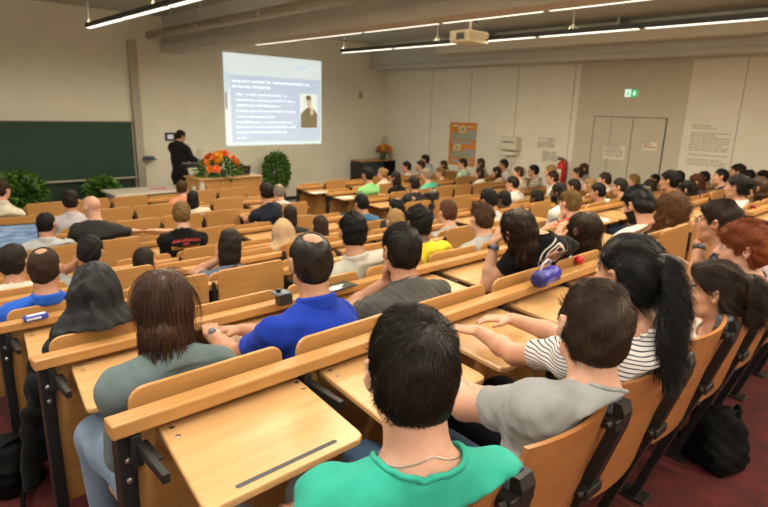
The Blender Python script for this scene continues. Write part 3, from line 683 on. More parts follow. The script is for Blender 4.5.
br = MB().box((0.014, -0.25, 0.802), (0.034, -0.03, 0.830), c=0.003).box((0.0, -0.085, 0.765), (0.028, -0.02, 0.86), c=0.003)
br.box((0.033, -0.16, 0.812), (0.052, -0.05, 0.818), c=0.001)
me_arm = br.mesh('hinge_arm'); me_arm.materials.append(BLACK)
me_arm2 = MB().box((0.0, -0.10, 0.70), (0.028, -0.03, 0.865), c=0.004).box((0.004, -0.112, 0.78), (0.024, -0.088, 0.925), c=0.003).mesh('hinge_arm_up'); me_arm2.materials.append(BLACK)
me_bolt = MB().lathe([(0.009, 0), (0.009, 0.004), (0.005, 0.006)], Matrix.Rotation(math.radians(90), 4, 'X'), 10).mesh('bolt'); me_bolt.materials.append(STEEL)
me_seat_dn = MB().plate(rrect(0.055, 0.06, 0.495, 0.45, (0.03, 0.03, 0.07, 0.07)), 0.016, Matrix.Translation((0, 0, 0.405)), 0.004).mesh('seat_down'); me_seat_dn.materials.append(BEECHP)
me_seat_up = MB().plate(rrect(0.055, 0.40, 0.495, 0.79, (0.03, 0.03, 0.07, 0.07)), 0.016, Matrix.Translation((0, 0.075, 0)) @ XZ, 0.004).mesh('seat_up'); me_seat_up.materials.append(BEECHP)
me_post = MB().box((-0.022, -0.06, 0.0), (0.022, -0.005, 0.865), c=0.003).box((-0.03, -0.11, 0.0), (0.03, 0.05, 0.012), c=0.003).mesh('support_post'); me_post.materials.append(BLACK)
me_mid = MB().box((-0.015, 0.0, 0.0), (0.015, 0.05, 0.40), c=0.003).box((-0.012, 0.03, 0.36), (0.012, 0.30, 0.40), c=0.003).mesh('seat_bracket'); me_mid.materials.append(BLACK)
_rail_mesh = {}
def bench_row(k, blk):
    n, x0 = (NL, X0L) if blk == 'L' else (NR, X0R)
    L = n*PITCH_X
    order = ['last', 'second', 'third', 'fourth', 'fifth', 'sixth', 'seventh', 'eighth', 'ninth']
    i = 'ABCDEFGHI'.index(k)
    pos = ['nearest the bare rear seats', 'second from the rear', 'third from the rear', 'fourth from the rear', 'fifth from the rear', 'fourth from the front', 'third from the front', 'second from the front', 'nearest the front wall'][i]
    side = 'chalkboard-side block' if blk == 'L' else 'door-side block'
    e = empty('bench_row', (x0, PY[k], FLOOR[k]), 'beech bench row with folding tablets, %s, in the %s' % (pos, side), 'lecture hall seating', 'bench rows of the %s' % side)
    key = n
    if key not in _rail_mesh:
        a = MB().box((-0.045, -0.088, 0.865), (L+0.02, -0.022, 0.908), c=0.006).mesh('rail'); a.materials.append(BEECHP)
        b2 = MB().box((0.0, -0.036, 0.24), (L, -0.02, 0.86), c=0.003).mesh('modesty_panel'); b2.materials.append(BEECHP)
        _rail_mesh[key] = (a, b2)
    link('rail', _rail_mesh[key][0], e); link('modesty_panel', _rail_mesh[key][1], e)
    prev = ROWS[ROWS.index(k)-1]
    for j in range(n+1):
        if j in (0, n) or j % 2 == 0:
            po_ = link('support_post', me_post, e, (j*PITCH_X-(0.005 if j == 0 else 0), 0, 0))
            if j == 0:
                for zz in (0.78, 0.72):
                    link('bolt', me_bolt, po_, (0.0, -0.06, zz))
    for j in range(n):
        ox = (j*PITCH_X, 0, 0)
        link('seat_back', me_panel, e, ox)
        occ = (k, blk, j) in used
        link('seat', me_seat_dn if occ else me_seat_up, e, ox)
        if i < 5: link('seat_bracket', me_mid, e, ((j+0.5)*PITCH_X, 0, 0))
        if prev == '0': down = j <= 5
        else: down = (prev, blk, j) in used
        if (k, blk, j) in FORCE: down = FORCE[(k, blk, j)]
        t = link('tablet', me_tab if down else me_fold, e, ox)
        link('hinge_arm', me_arm if down else me_arm2, t)
        if down and i < 4:
            link('pen_groove', me_groove, t); link('screw', me_screw, t)
    return e
FORCE = {('I', 'R', 0): True, ('H', 'R', 0): True, ('B', 'L', 0): True, ('C', 'L', 2): False, ('C', 'L', 1): False, ('E', 'L', 2): True, ('D', 'L', 3): True, ('C', 'R', 0): True, ('D', 'R', 4): True, ('B', 'R', 2): True, ('D', 'L', 2): True}
for k in 'ABCDEFGHI':
    bench_row(k, 'L'); bench_row(k, 'R')

# rear row: plain seats on bent steel uprights, no tablets behind
rr_ = empty('rear_seat_row', (0, PY['0'], FLOOR['0']), 'rear row of bare beech seats on bent black steel uprights', 'lecture hall seating')
NZ = 10
def lean(z): return 0.085-0.10*max(0.0, (z-0.42))/0.47
for i in range(NZ):
    xc = 0.70+0.45*i
    ns = 9; vs, fs = [], []
    # curved shell: columns across the width, rows up the height
    hs = [0.47, 0.50, 0.60, 0.70, 0.80, 0.86, 0.89]
    def halfw(z): return 0.232 if z < 0.66 else 0.232-0.022*(z-0.66)/0.2 if z < 0.86 else 0.195
    for s_, off in ((0, 0.0), (1, 0.013)):
        for z in hs:
            for c_ in range(ns):
                u = -1+2*c_/(ns-1); x = xc+u*halfw(z)
                vs.append((x, lean(z)+0.035*u*u+off, z))
    nh = len(hs); id_ = lambda s_, a_, c_: s_*nh*ns+a_*ns+c_
    for a_ in range(nh-1):
        for c_ in range(ns-1):
            fs.append((id_(0, a_, c_), id_(0, a_, c_+1), id_(0, a_+1, c_+1), id_(0, a_+1, c_)))
            fs.append((id_(1, a_, c_), id_(1, a_+1, c_), id_(1, a_+1, c_+1), id_(1, a_, c_+1)))
    for a_ in range(nh-1):
        for c_, fl_ in ((0, 1), (ns-1, 0)):
            q = (id_(0, a_, c_), id_(0, a_+1, c_), id_(1, a_+1, c_), id_(1, a_, c_)); fs.append(q if not fl_ else q[::-1])
    for c_ in range(ns-1):
        fs.append((id_(0, nh-1, c_), id_(0, nh-1, c_+1), id_(1, nh-1, c_+1), id_(1, nh-1, c_)))
        fs.append((id_(0, 0, c_+1), id_(0, 0, c_), id_(1, 0, c_), id_(1, 0, c_+1)))
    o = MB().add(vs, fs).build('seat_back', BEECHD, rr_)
    MB().plate(rrect(xc-0.21, 0.13, xc+0.21, 0.47, (0.03, 0.03, 0.07, 0.07)), 0.016, Matrix.Translation((0, 0, 0.405)), 0.004).build('seat', BEECHD, rr_)
for i in range(NZ+1):
    xc = 0.445+0.45*i
    prof = [(0.26, 0.0), (0.20, 0.20), (0.13, 0.42), (0.07, 0.60), (0.012, 0.80), (0.006, 0.85), (0.016, 0.875)]
    p_ = MB()
    for (ya, za), (yb, zb) in zip(prof[:-1], prof[1:]):
        p_.add([(xc+sx_*0.024, y_-w_, z_) for (y_, z_) in ((ya, za), (yb, zb)) for w_ in (0.0, 0.032) for sx_ in (-1, 1)],
               [(0, 1, 3, 2), (4, 6, 7, 5), (0, 4, 5, 1), (2, 3, 7, 6), (0, 2, 6, 4), (1, 5, 7, 3)])
    p_.box((xc-0.045, 0.18, 0.0), (xc+0.045, 0.3, 0.012), c=0.003)
    p_ = p_.build('upright', BLACK, rr_)
    MB().plate(rrect(-0.026, -0.02, 0.026, 0.035, 0.012, 4), 0.05, Matrix.Translation((xc, 0.05, 0.852)) @ XZ, 0.008).build('end_cap', GREYPL, p_)
    for zz in (0.83, 0.60):
        MB().box((xc-0.055, lean(zz)-0.02, zz-0.02), (xc+0.03, lean(zz)+0.03, zz+0.01), c=0.003).tube([(xc-0.055, lean(zz)-0.005, zz), (xc-0.07, lean(zz)+0.0, zz)], 0.008, 8).build('clamp', BLACK, p_)

# ------------------------------------------------------------------ people: bodies grown as one surface from a signed distance field
def n3(a): return np.asarray(a, dtype=np.float64)
def unit(a): return a/max(np.linalg.norm(a), 1e-9)
def rot(yaw=0, pitch=0, roll=0):
    """columns: right, forward, up of a body frame; yaw turns to the left side of the hall when positive"""
    y, p, r = (math.radians(a) for a in (yaw, pitch, roll))
    Rz = np.array([[math.cos(y), -math.sin(y), 0], [math.sin(y), math.cos(y), 0], [0, 0, 1]])
    Rx = np.array([[1, 0, 0], [0, math.cos(p), -math.sin(p)], [0, math.sin(p), math.cos(p)]])
    Ry = np.array([[math.cos(r), 0, math.sin(r)], [0, 1, 0], [-math.sin(r), 0, math.cos(r)]])
    return Rz @ Rx @ Ry
class Field:
    def __init__(self, lo, hi, h):
        self.h = h; self.lo = n3(lo); self.n = np.maximum(2, np.ceil((n3(hi)-self.lo)/h).astype(int)+1)
        self.D = np.full(self.n, 9.0, np.float32)
        self.ax = [self.lo[i]+h*np.arange(self.n[i]) for i in range(3)]
    def sub(self, lo, hi):
        a = np.clip(np.floor((n3(lo)-self.lo)/self.h).astype(int), 0, self.n); b = np.clip(np.ceil((n3(hi)-self.lo)/self.h).astype(int)+1, 0, self.n)
        if np.any(b <= a): return None
        sl = tuple(slice(a[i], b[i]) for i in range(3))
        P_ = np.empty(tuple(b-a)+(3,), np.float32)
        P_[..., 0] = self.ax[0][sl[0]][:, None, None]; P_[..., 1] = self.ax[1][sl[1]][None, :, None]; P_[..., 2] = self.ax[2][sl[2]][None, None, :]
        return sl, P_
    def put(self, d, sl, k, cut=False):
        a = self.D[sl]
        if cut:
            d = -d
            if k > 0:
                q = np.maximum(k-np.abs(a-d), 0)/k; self.D[sl] = np.maximum(a, d)+q*q*k*0.25
            else: self.D[sl] = np.maximum(a, d)
        else:
            if k > 0:
                q = np.maximum(k-np.abs(a-d), 0)/k; self.D[sl] = np.minimum(a, d)-q*q*k*0.25
            else: self.D[sl] = np.minimum(a, d)
    def cone(self, a, b, ra, rb, k=0.02, cut=False, flat=None):
        a, b = n3(a), n3(b); m = max(ra, rb)+k+3*self.h
        r = self.sub(np.minimum(a, b)-m, np.maximum(a, b)+m)
        if r is None: return
        sl, P_ = r; ba = (b-a).astype(np.float32); pa = P_-a.astype(np.float32)
        t = np.clip(pa @ ba/max(float(ba @ ba), 1e-9), 0, 1)
        q = pa-t[..., None]*ba
        if flat is not None:                       # flat = (axis, factor): squeeze along an axis
            ax, s = unit(n3(flat[0])).astype(np.float32), flat[1]
            c = q @ ax; q = q+(c*(1/s-1))[..., None]*ax
        self.put(np.sqrt((q*q).sum(-1))-(ra+(rb-ra)*t), sl, k, cut)
    def ball(self, c, r, R=None, k=0.02, cut=False, noise_=None):
        r = n3(r) if np.ndim(r) else n3([r]*3); c = n3(c); m = r.max()+k+3*self.h
        s = self.sub(c-m, c+m)
        if s is None: return
        sl, P_ = s; q = P_-c.astype(np.float32)
        if R is not None: q = q @ R.astype(np.float32)
        r32 = r.astype(np.float32)
        k0 = np.sqrt(((q/r32)**2).sum(-1)); k1 = np.sqrt(((q/(r32*r32))**2).sum(-1))
        d = k0*(k0-1)/np.maximum(k1, 1e-6)
        if noise_ is not None: d = d+noise_(P_)
        self.put(d, sl, k, cut)
    def inflate(self, amount): self.D -= amount
    def grid(self):
        return self.sub(self.lo, self.lo+self.h*(self.n-1))
    def mesh(self):
        D = self.D; h = self.h; D = D.copy()
        D[0], D[-1] = np.maximum(D[0], h), np.maximum(D[-1], h)
        D[:, 0], D[:, -1] = np.maximum(D[:, 0], h), np.maximum(D[:, -1], h); D[:, :, 0], D[:, :, -1] = np.maximum(D[:, :, 0], h), np.maximum(D[:, :, -1], h)
        S = D < 0
        c = [S[i:S.shape[0]-1+i, j:S.shape[1]-1+j, k:S.shape[2]-1+k] for i in (0, 1) for j in (0, 1) for k in (0, 1)]
        cnt = sum(x.astype(np.int8) for x in c); act = (cnt > 0) & (cnt < 8)
        I = np.argwhere(act)
        if len(I) == 0: return np.zeros((0, 3)), np.zeros((0, 4), int)
        ids = np.full(act.shape, -1, np.int64); ids[tuple(I.T)] = np.arange(len(I))
        vals = {}
        for i in (0, 1):
            for j in (0, 1):
                for k in (0, 1): vals[(i, j, k)] = D[I[:, 0]+i, I[:, 1]+j, I[:, 2]+k]
        acc = np.zeros((len(I), 3)); num = np.zeros(len(I))
        for ax in range(3):
            o = [a for a in range(3) if a != ax]
            for u in (0, 1):
                for w in (0, 1):
                    p0 = [0, 0, 0]; p0[o[0]] = u; p0[o[1]] = w; p1 = list(p0); p1[ax] = 1
                    a, b = vals[tuple(p0)], vals[tuple(p1)]
                    x = (a < 0) != (b < 0)
                    t = np.where(x, a/np.where(x, a-b, 1), 0)
                    pos = np.tile(n3(p0), (len(I), 1)); pos[:, ax] = t
                    acc += np.where(x[:, None], pos, 0); num += x
        vs = self.lo+h*(I+acc/num[:, None])
        quads = []
        for ax in range(3):
            o = [a for a in range(3) if a != ax]
            A = [slice(1, -1)]*3; A[ax] = slice(0, -1); B = list(A); B[ax] = slice(1, None)
            s0, s1 = S[tuple(A)], S[tuple(B)]
            E_ = np.argwhere(s0 != s1)
            if len(E_) == 0: continue
            inside = s0[tuple(E_.T)]
            base = E_.copy(); base[:, o[0]] += 1; base[:, o[1]] += 1
            def cell(du, dw):
                q = base.copy(); q[:, o[0]] += du; q[:, o[1]] += dw; return ids[tuple(q.T)]
            q = np.stack([cell(-1, -1), cell(0, -1), cell(0, 0), cell(-1, 0)], 1)
            flip = inside if ax != 1 else ~inside
            q = np.where(flip[:, None], q, q[:, ::-1]); quads.append(q)
        Q = np.concatenate(quads); Q = Q[(Q >= 0).all(1)]
        return vs, Q
def np_mesh(name, vs, qs, mats, idx=None):
    me = bpy.data.meshes.new(name)
    me.vertices.add(len(vs)); me.vertices.foreach_set('co', np.asarray(vs, np.float32).ravel())
    k = qs.shape[1]
    me.loops.add(len(qs)*k); me.loops.foreach_set('vertex_index', np.asarray(qs, np.int32).ravel())
    me.polygons.add(len(qs)); me.polygons.foreach_set('loop_start', np.arange(0, len(qs)*k, k, dtype=np.int32))
    me.polygons.foreach_set('use_smooth', np.ones(len(qs), bool))
    for m_ in mats: me.materials.append(m_)
    if idx is not None: me.polygons.foreach_set('material_index', np.asarray(idx, np.int32))
    me.update(calc_edges=True); return me
def wob(seed, amp, freq):
    r = np.random.RandomState(seed); K = r.normal(size=(5, 3))*freq; ph = r.uniform(0, 6.28, 5)
    return lambda P_: amp*sum(np.sin(P_ @ K[i].astype(np.float32)+ph[i]) for i in range(5))/2.2

def two_bone(S, T, l1, l2, pole):
    d = T-S; L = np.linalg.norm(d); L2 = min(L, (l1+l2)*0.985); u = unit(d)
    a = (l1*l1-l2*l2+L2*L2)/(2*L2); hgt = math.sqrt(max(l1*l1-a*a, 0))
    p = unit(pole-u*(pole @ u))
    return S+u*a+p*hgt, S+u*L2
LIPS = plain('lips', (0.40, 0.13, 0.10, 1), 0.45)
EYEW = plain('eye_white', (0.62, 0.60, 0.56, 1), 0.2)
EYED = plain('eye_iris', (0.03, 0.018, 0.01, 1), 0.15)

def seated_person(pid):
    px, py, row, yo, bld, hair, hc, top, tc, sk, pose, yw, pt, rl, label = P[pid]
    near = row in '0A'
    if pose == 'desk': pose = 'lap'
    h = {'0': 0.0068, 'A': 0.0075, 'B': 0.0095, 'C': 0.0105}.get(row, 0.0125)
    root_loc = V((SEATOF[pid][0], PY[row]+0.15, FLOOR[row])) if row != 'Z' else V((HEADP[pid].x-0.06, HEADP[pid].y, 0))
    root = empty('person', root_loc, label, 'person', 'seated audience' if row != 'Z' else None)
    O = n3(root_loc)
    H = n3(HEADP[pid])-O                                    # all coordinates below are local to the person
    zf = 0.0
    s = 0.95 if bld == 'm' else 0.90
    if row not in '0Z' and pid not in (10, 49, 54, 3):           # look towards the speaker and the slide
        g = n3(HEADP[pid]); yw = -math.degrees(math.atan2(5.6-g[0], 11.3-g[1]))*0.9+random.Random(pid).uniform(-7, 7)
    R = rot(yw, pt, rl)
    hd = lambda x, y, z: H+R @ (n3((x, y, z))*s)
    sw = {81: 0.152, 80: 0.158, 49: 0.175}.get(pid, 0.168 if bld == 'm' else 0.140)                     # half shoulder span
    pel = n3((0, 0.02, 0.52))
    nb = H+R @ n3((0, -0.035*s, -0.09*s))+n3((0, -0.02, -0.095*s))       # base of the neck
    if pid == 49: nb = nb+n3((0.08, -0.03, 0.10))
    sp = nb-pel; up = unit(sp); 
    tyaw = {49: -34, 81: -26, 80: -24}.get(pid, {'along_r': -20, 'tablet': 6}.get(pose, yw*0.45))
    rgt = unit(rot(tyaw)[:, 0]-up*(rot(tyaw)[:, 0] @ up)); fwd = np.cross(up, rgt)
    B = np.stack([rgt, fwd, up], 1)
    mid = pel+sp*0.5-fwd*0.03
    chest = pel+sp*0.70-fwd*0.022
    shc = nb-up*0.045-fwd*0.012
    if pid == 49: shc = shc+rgt*0.07+up*0.02
    shL, shR = shc-rgt*sw-up*0.012, shc+rgt*sw-up*0.012
    hipL, hipR = pel-rgt*0.09, pel+rgt*0.09
    kneeL, kneeR = n3((-0.12, 0.46, 0.50)), n3((0.12, 0.46, 0.50))
    rs = random.Random(pid)
    ankL, ankR = n3((-0.12, 0.44+rs.uniform(-.12, .06), 0.09)), n3((0.12, 0.44+rs.uniform(-.12, .06), 0.09))
    if row == 'Z':
        pel = n3((0, 0, 0.93)); sp = nb-pel; up = unit(sp); tyaw = -70
        rgt = unit(rot(tyaw)[:, 0]-up*(rot(tyaw)[:, 0] @ up)); fwd = np.cross(up, rgt); B = np.stack([rgt, fwd, up], 1)
        mid = pel+sp*0.5; chest = pel+sp*0.70; shc = nb-up*0.045-fwd*0.012
        shL, shR = shc-rgt*sw-up*0.012, shc+rgt*sw-up*0.012
        hipL, hipR = pel-rgt*0.09-up*0.03, pel+rgt*0.09-up*0.03
        kneeL, kneeR = n3((0, 0, 0.49))-rgt*0.10+fwd*0.03, n3((0, 0, 0.49))+rgt*0.10+fwd*0.02
        ankL, ankR = n3((0, 0, 0.09))-rgt*0.11, n3((0, 0, 0.09))+rgt*0.11
    # hands
    nxt = ROWS[min(ROWS.index(row)+1, 9)] if row != 'Z' else 'I'
    dz = FLOOR[nxt]+0.842-FLOOR[row] if row not in 'IZ' else 0.60
    desk_y = PY[nxt]-0.26-O[1] if row not in 'IZ' else 0.22
    dL, dR = n3((-0.13, desk_y-0.04, dz+0.03)), n3((0.10, desk_y-0.02, dz+0.03))
    jit = lambda: n3((rs.uniform(-.04, .04), rs.uniform(-.05, .03), 0))
    tL, tR = dL+jit()+n3((0, 0, 0.012)), dR+jit()+n3((0, 0, 0.012))
    poleL, poleR = n3((-0.5, -0.35, -0.9)), n3((0.5, -0.35, -0.9))
    dirL, dirR = n3((0.25, 1, -0.05)), n3((-0.25, 1, -0.05))
    palmL, palmR = n3((0, 0, 1)), n3((0, 0, 1))            # back-of-hand direction
    if pose == 'speak': tL, tR = shc+fwd*0.33-up*0.27-rgt*0.02, shc+fwd*0.31-up*0.27+rgt*0.10; dirL, dirR = fwd+rgt*0.5, fwd-rgt*0.4; poleL, poleR = -rgt-up, rgt-up
    if pose == 'lap': tL, tR = n3((-0.07, 0.26, 0.60)), n3((0.06, 0.25, 0.61)); poleL, poleR = n3((-0.35, -0.6, -0.9)), n3((0.35, -0.6, -0.9))
    if pose == 'reach_l': tL = n3(at_z(436, 366, FLOOR[row]+0.78))-O; dirL = n3((-0.3, 1, 0)); poleL = n3((-0.6, 0, -0.9))
    if pose == 'tablet':
        tL = n3(at_z(478, 331, FLOOR[row]+0.775))-O; dirL = n3((-0.35, 0.9, -0.05)); poleL = n3((-0.5, -0.2, -0.9))
        tR = n3(at_z(512, 319, FLOOR[row]+0.79))-O; dirR = n3((-0.6, 0.8, -0.05)); poleR = n3((0.5, -0.2, -0.9))
    if pose == 'left': tL = n3((-0.20, desk_y+0.02, dz+0.05)); tR = n3((-0.06, desk_y+0.03, dz+0.04)); dirL = n3((0.3, 1, 0.1)); dirR = n3((-0.8, 0.7, 0))
    if pose in ('chin', 'cheek_l', 'ear_l'):
        if pose == 'chin':
            tL = hd(-0.045, 0.055, -0.165); dirL = n3((0.35, 0.25, 1)); palmL = n3((-0.5, 0.8, 0))
        elif pose == 'cheek_l':
            tL = hd(-0.085, 0.035, -0.125); dirL = n3((0.05, 0.1, 1)); palmL = n3((-1, 0.2, 0))
        else:
            tL = hd(-0.125, 0.01, -0.10); dirL = n3((0.25, -0.1, 1)); palmL = n3((-1, 0.2, 0))
        poleL = n3((-0.75, 0.75, -1.0))
        if pid == 76: tL = hd(-0.03, 0.06, -0.17); poleL = n3((-0.6, 0.6, -1.0))
    if pid == 49: poleR = n3((1.0, -0.35, -0.55)); tR = n3((0.12, 0.30, dz+0.05))
    if pid in ARMS:
        hp_, he_, dd_, pm2 = ARMS[pid]
        tL = n3(at_y(*hp_))-O; dirL = n3(dd_); palmL = n3(pm2); poleL = n3(at_y(*he_))-O-shL
    if pose == 'along_r': tR = n3((0.66, -0.10, 0.985)); dirR = n3((1, -0.1, 0.02)); poleR = n3((0.2, -1, -0.3)); palmR = n3((0, 0, 1))
    ua, fa = (0.285, 0.25) if bld == 'm' else (0.262, 0.232)
    def arm(S, T, pole):
        e_, w_ = two_bone(S, T, ua, fa, pole); return e_, w_
    # let the shoulder follow a far reach a little
    def reach(S, T):
        d = np.linalg.norm(T-S); return S+(T-S)*min(0.25, max(0, (d-(ua+fa)*0.97)/d))
    shL, shR = reach(shL, tL), reach(shR, tR)
    elL, wrL = arm(shL, tL, poleL); elR, wrR = arm(shR, tR, poleR)
    aw = 0.048 if bld == 'm' else 0.041
    lo = np.minimum.reduce([H-0.2, n3((-0.36, -0.22, 0.0)), wrL-0.24, wrR-0.24, elL-0.1, elR-0.1]); lo[2] = max(lo[2], -0.01)
    hi = np.maximum.reduce([H+0.2, n3((0.36, 0.62, 0.6)), wrL+0.24, wrR+0.24, elL+0.1, elR+0.1])
    def rest(F, gap=0.0):
        if row == 'Z': return
        sl_, Q_ = F.grid(); zz = Q_[..., 2]
        if row == '0':
            xo = Q_[..., 0]+np.float32(O[0]); u_ = (xo-0.70-0.45*np.round((xo-0.70)/0.45))/0.23
            back = -0.15+0.085-0.10*np.maximum(0, (zz-0.42))/0.47+0.035*u_*u_+0.018+gap; topz = 0.895
        else: back = np.float32(-0.126+gap); topz = 0.955
        d_ = back-Q_[..., 1]-1.1*np.maximum(0, zz-topz)           # above the seat back the shoulders may lean over it
        F.D = np.maximum(F.D, d_)
        d2 = np.minimum(np.float32(0.424+gap)-zz, np.float32(0.325)-Q_[..., 1])
        F.D = np.maximum(F.D, d2)
    def torso(F, g=0.0, k=0.05, legs=False):
        F.ball(pel+up*0.01, n3((0.165, 0.118, 0.115))+g, B, k)
        F.ball(mid, n3((0.145 if bld == 'm' else 0.125, 0.102, max(0.13, np.linalg.norm(sp)*0.32)))+g, B, k)
        F.ball(chest, n3((0.162 if bld == 'm' else 0.145, 0.112, max(0.13, np.linalg.norm(sp)*0.33)))+g, B, k)
        F.cone(shL, shR, 0.056+g, 0.056+g, k)
        if bld == 'w':
            for sg in (-1, 1): F.ball(chest+rgt*sg*0.065+fwd*0.075, 0.06+g, None, 0.03)
        for S in (shL, shR): F.cone(nb+up*0.015-fwd*0.01, S+up*0.0, 0.046+g, 0.044+g, 0.035)
    def head(F, k=0.012):
        if near: k = 0.010
        F.ball(hd(0, -0.016, 0.032), n3((0.074, 0.095, 0.084))*s, R, 0.0)
        F.ball(hd(0, 0.026, -0.045), n3((0.057, 0.066, 0.072))*s, R, 0.03)
        F.cone(hd(-0.04, 0.03, -0.075), hd(0.0, 0.068, -0.098), 0.022*s, 0.018*s, 0.02)
        F.cone(hd(0.04, 0.03, -0.075), hd(0.0, 0.068, -0.098), 0.022*s, 0.018*s, 0.02)
        F.cone(hd(0, 0.084, 0.012), hd(0, 0.107, -0.028), 0.0085*s, 0.0125*s, 0.012)
        for sg in (-1, 1):
            F.ball(hd(sg*0.011, 0.098, -0.031), 0.0085*s, None, 0.006)
            F.cone(hd(sg*0.014, 0.083, 0.021), hd(sg*0.046, 0.068, 0.022), 0.0095*s, 0.0085*s, 0.012)
            F.ball(hd(sg*0.031, 0.093, 0.004), n3((0.015, 0.013, 0.0105))*s, R, 0.008, True)
            F.ball(hd(sg*0.031, 0.073, 0.004), 0.0125*s, None, 0.004)
            F.ball(hd(sg*0.045, 0.052, -0.025), n3((0.018, 0.02, 0.02))*s, R, 0.02)
            Re = R @ rot(sg*-30, 0, sg*8)
            F.ball(hd(sg*0.083, -0.012, -0.005), n3((0.0105, 0.021, 0.034))*s, Re, 0.006)
            if near: F.ball(hd(sg*0.090, -0.006, 0.0), n3((0.006, 0.010, 0.017))*s, Re, 0.004, True)
        F.ball(hd(0, 0.083, -0.058), n3((0.023, 0.011, 0.0065))*s, R, 0.006)
        F.ball(hd(0, 0.081, -0.070), n3((0.019, 0.011, 0.0075))*s, R, 0.006)
        nk = 0.056 if bld == 'm' else 0.046
        F.cone(hd(0, -0.028, -0.055), nb-up*0.01, nk, nk+0.006, 0.03)
    def hand(F, w, d, back, mirror, spread_=1.0):
        d = unit(d); back = unit(back-d*(back @ d)); side = np.cross(d, back)*mirror        # side points to the thumb
        hs = 1.0 if bld == 'm' else 0.9
        pc = w+d*0.045*hs
        F.ball(pc, n3((0.040, 0.050, 0.0155))*hs, np.stack([np.cross(d, back), d, back], 1), 0.015)
        bend = {'chin': 1.0, 'cheek_l': 0.6, 'ear_l': 0.5}.get(pose, 0.25)
        for i, (o, L) in enumerate(((0.027, 0.066), (0.009, 0.075), (-0.009, 0.070), (-0.026, 0.055))):
            a0 = w+(d*0.078+side*o)*hs; f1 = unit(d+side*o*3.2*spread_-back*0.25*bend); f2 = unit(d+side*o*1.5*spread_-back*(0.25+1.1*bend))
            kn = a0+f1*L*0.52*hs; tip = kn+f2*L*0.5*hs
            r0 = max(0.0086*hs, h*0.86)
            F.cone(a0, kn, r0*1.06, r0, 0.004); F.cone(kn, tip, r0, r0*0.86, 0.003)
        a0 = w+(d*0.022+side*0.030)*hs; kn = a0+unit(d*0.75+side*0.75-back*0.15)*0.042*hs; tip = kn+unit(d+side*0.15-back*0.25)*0.032*hs
        F.cone(a0, kn, 0.0125*hs, 0.0105*hs, 0.01); F.cone(kn, tip, 0.0102*hs, 0.0088*hs, 0.004)
    def arms(F, g=0.0, k=0.02, upper=1.0, fore=1.0, hands=True):
        for S, E_, W, m_, dd, bk_ in ((shL, elL, wrL, 1, dirL, palmL), (shR, elR, wrR, -1, dirR, palmR)):
            F.cone(S, S+(E_-S)*upper, aw+0.006+g, aw+0.006+g-(0.012*upper), k)
            if fore > 0:
                F.cone(E_, E_+(W-E_)*0.35*min(1, fore/0.35), aw-0.005+g, aw-0.006+g, k)
                if fore > 0.36: F.cone(E_+(W-E_)*0.35, E_+(W-E_)*fore, aw-0.006+g, (0.029 if bld == 'm' else 0.025)+g, k)
            if hands:
                hand(F, W, dd if pose != 'desk' or True else W-E_, bk_, m_)
    def legs(F, g=0.0, k=0.03, feet=True):
        for hp, kn, an in ((hipL, kneeL, ankL), (hipR, kneeR, ankR)):
            F.cone(hp, kn, 0.082+g, 0.058+g, k); F.cone(kn, an, 0.056+g, 0.040+g, k)
            if feet: F.cone(an+n3((0, -0.03, -0.04)), an+n3((0, 0.14, -0.055)), 0.036, 0.028, 0.02)
    # --- body
    F = Field(lo, hi, h)
    torso(F); head(F); arms(F); legs(F); rest(F, 0.012)
    vs, qs = F.mesh()
    body_mats = [skinmat(sk)]; idx = None
    if near or row in 'BC':
        body_mats += [LIPS, hairmat(mul(hc, 0.8), 0.6)]
        c = (vs[qs].mean(1)-H) @ R/s
        idx = np.zeros(len(qs), int)
        idx[(np.abs(c[:, 0]) < 0.024) & (c[:, 2] < -0.0525) & (c[:, 2] > -0.077) & (c[:, 1] > 0.083) & (c[:, 1] < 0.12)] = 1
        ax_ = np.abs(c[:, 0])
        idx[(ax_ > 0.012) & (ax_ < 0.050) & (np.abs(c[:, 2]-0.024-0.004*(ax_-0.02)/0.03) < 0.0048) & (c[:, 1] > 0.05) & (c[:, 1] < 0.12)] = 2
        if hair == 'beard':
            idx[(c[:, 2] < -0.035-0.25*np.maximum(0, c[:, 1]-0.06)) & (c[:, 2] > -0.135) & (c[:, 1] > -0.01) & (np.abs(c[:, 0]) < 0.085) & (c[:, 1] < 0.125) & (idx == 0) & ~((np.abs(c[:, 0]) < 0.028) & (c[:, 2] > -0.05))] = 2
    link('body', np_mesh('body', vs, qs, body_mats, idx), root)
    if near:
        for sg in (-1, 1):
            ey = MB().lathe([(0.0118*s*math.sin(a_), -0.0118*s*math.cos(a_)) for a_ in np.linspace(0.08, 3.06, 9)], Matrix.Translation(V(hd(sg*0.031, 0.0765, 0.004))) @ Matrix(R.tolist()).to_4x4() @ Matrix.Rotation(math.radians(-90), 4, 'X'), 14)
            me = ey.mesh('eye', True); me.materials.append(EYEW); me.materials.append(EYED)
            for p_ in me.polygons:
                cc = (np.array(p_.center)-hd(sg*0.031, 0.0765, 0.004)) @ R
                if cc[1] > 0.0085*s: p_.material_index = 1
            link('eye', me, root)
    # --- clothes
    sleeve = {'tee': 0.55, 'striped': 0.62, 'striped2': 0.55, 'polo': 0.62, 'long': 1.0}[top]
    G = Field(lo, hi, h if row != '0' else 0.0072)
    torso(G, 0.012 if row != 'Z' else 0.03)
    if row == 'Z': G.cone(pel+up*0.05, pel-up*0.17, 0.165, 0.16, 0.05, False, (fwd, 0.75))
    arms(G, (0.010 if top != 'long' else 0.012) if row != 'Z' else 0.02, 0.03, sleeve, 0.97 if top == 'long' else 0.0, False)
    sl, PP = G.grid()
    rn = {81: 0.077, 49: 0.056, 79: 0.075}.get(pid, 0.068 if bld == 'm' else 0.070)
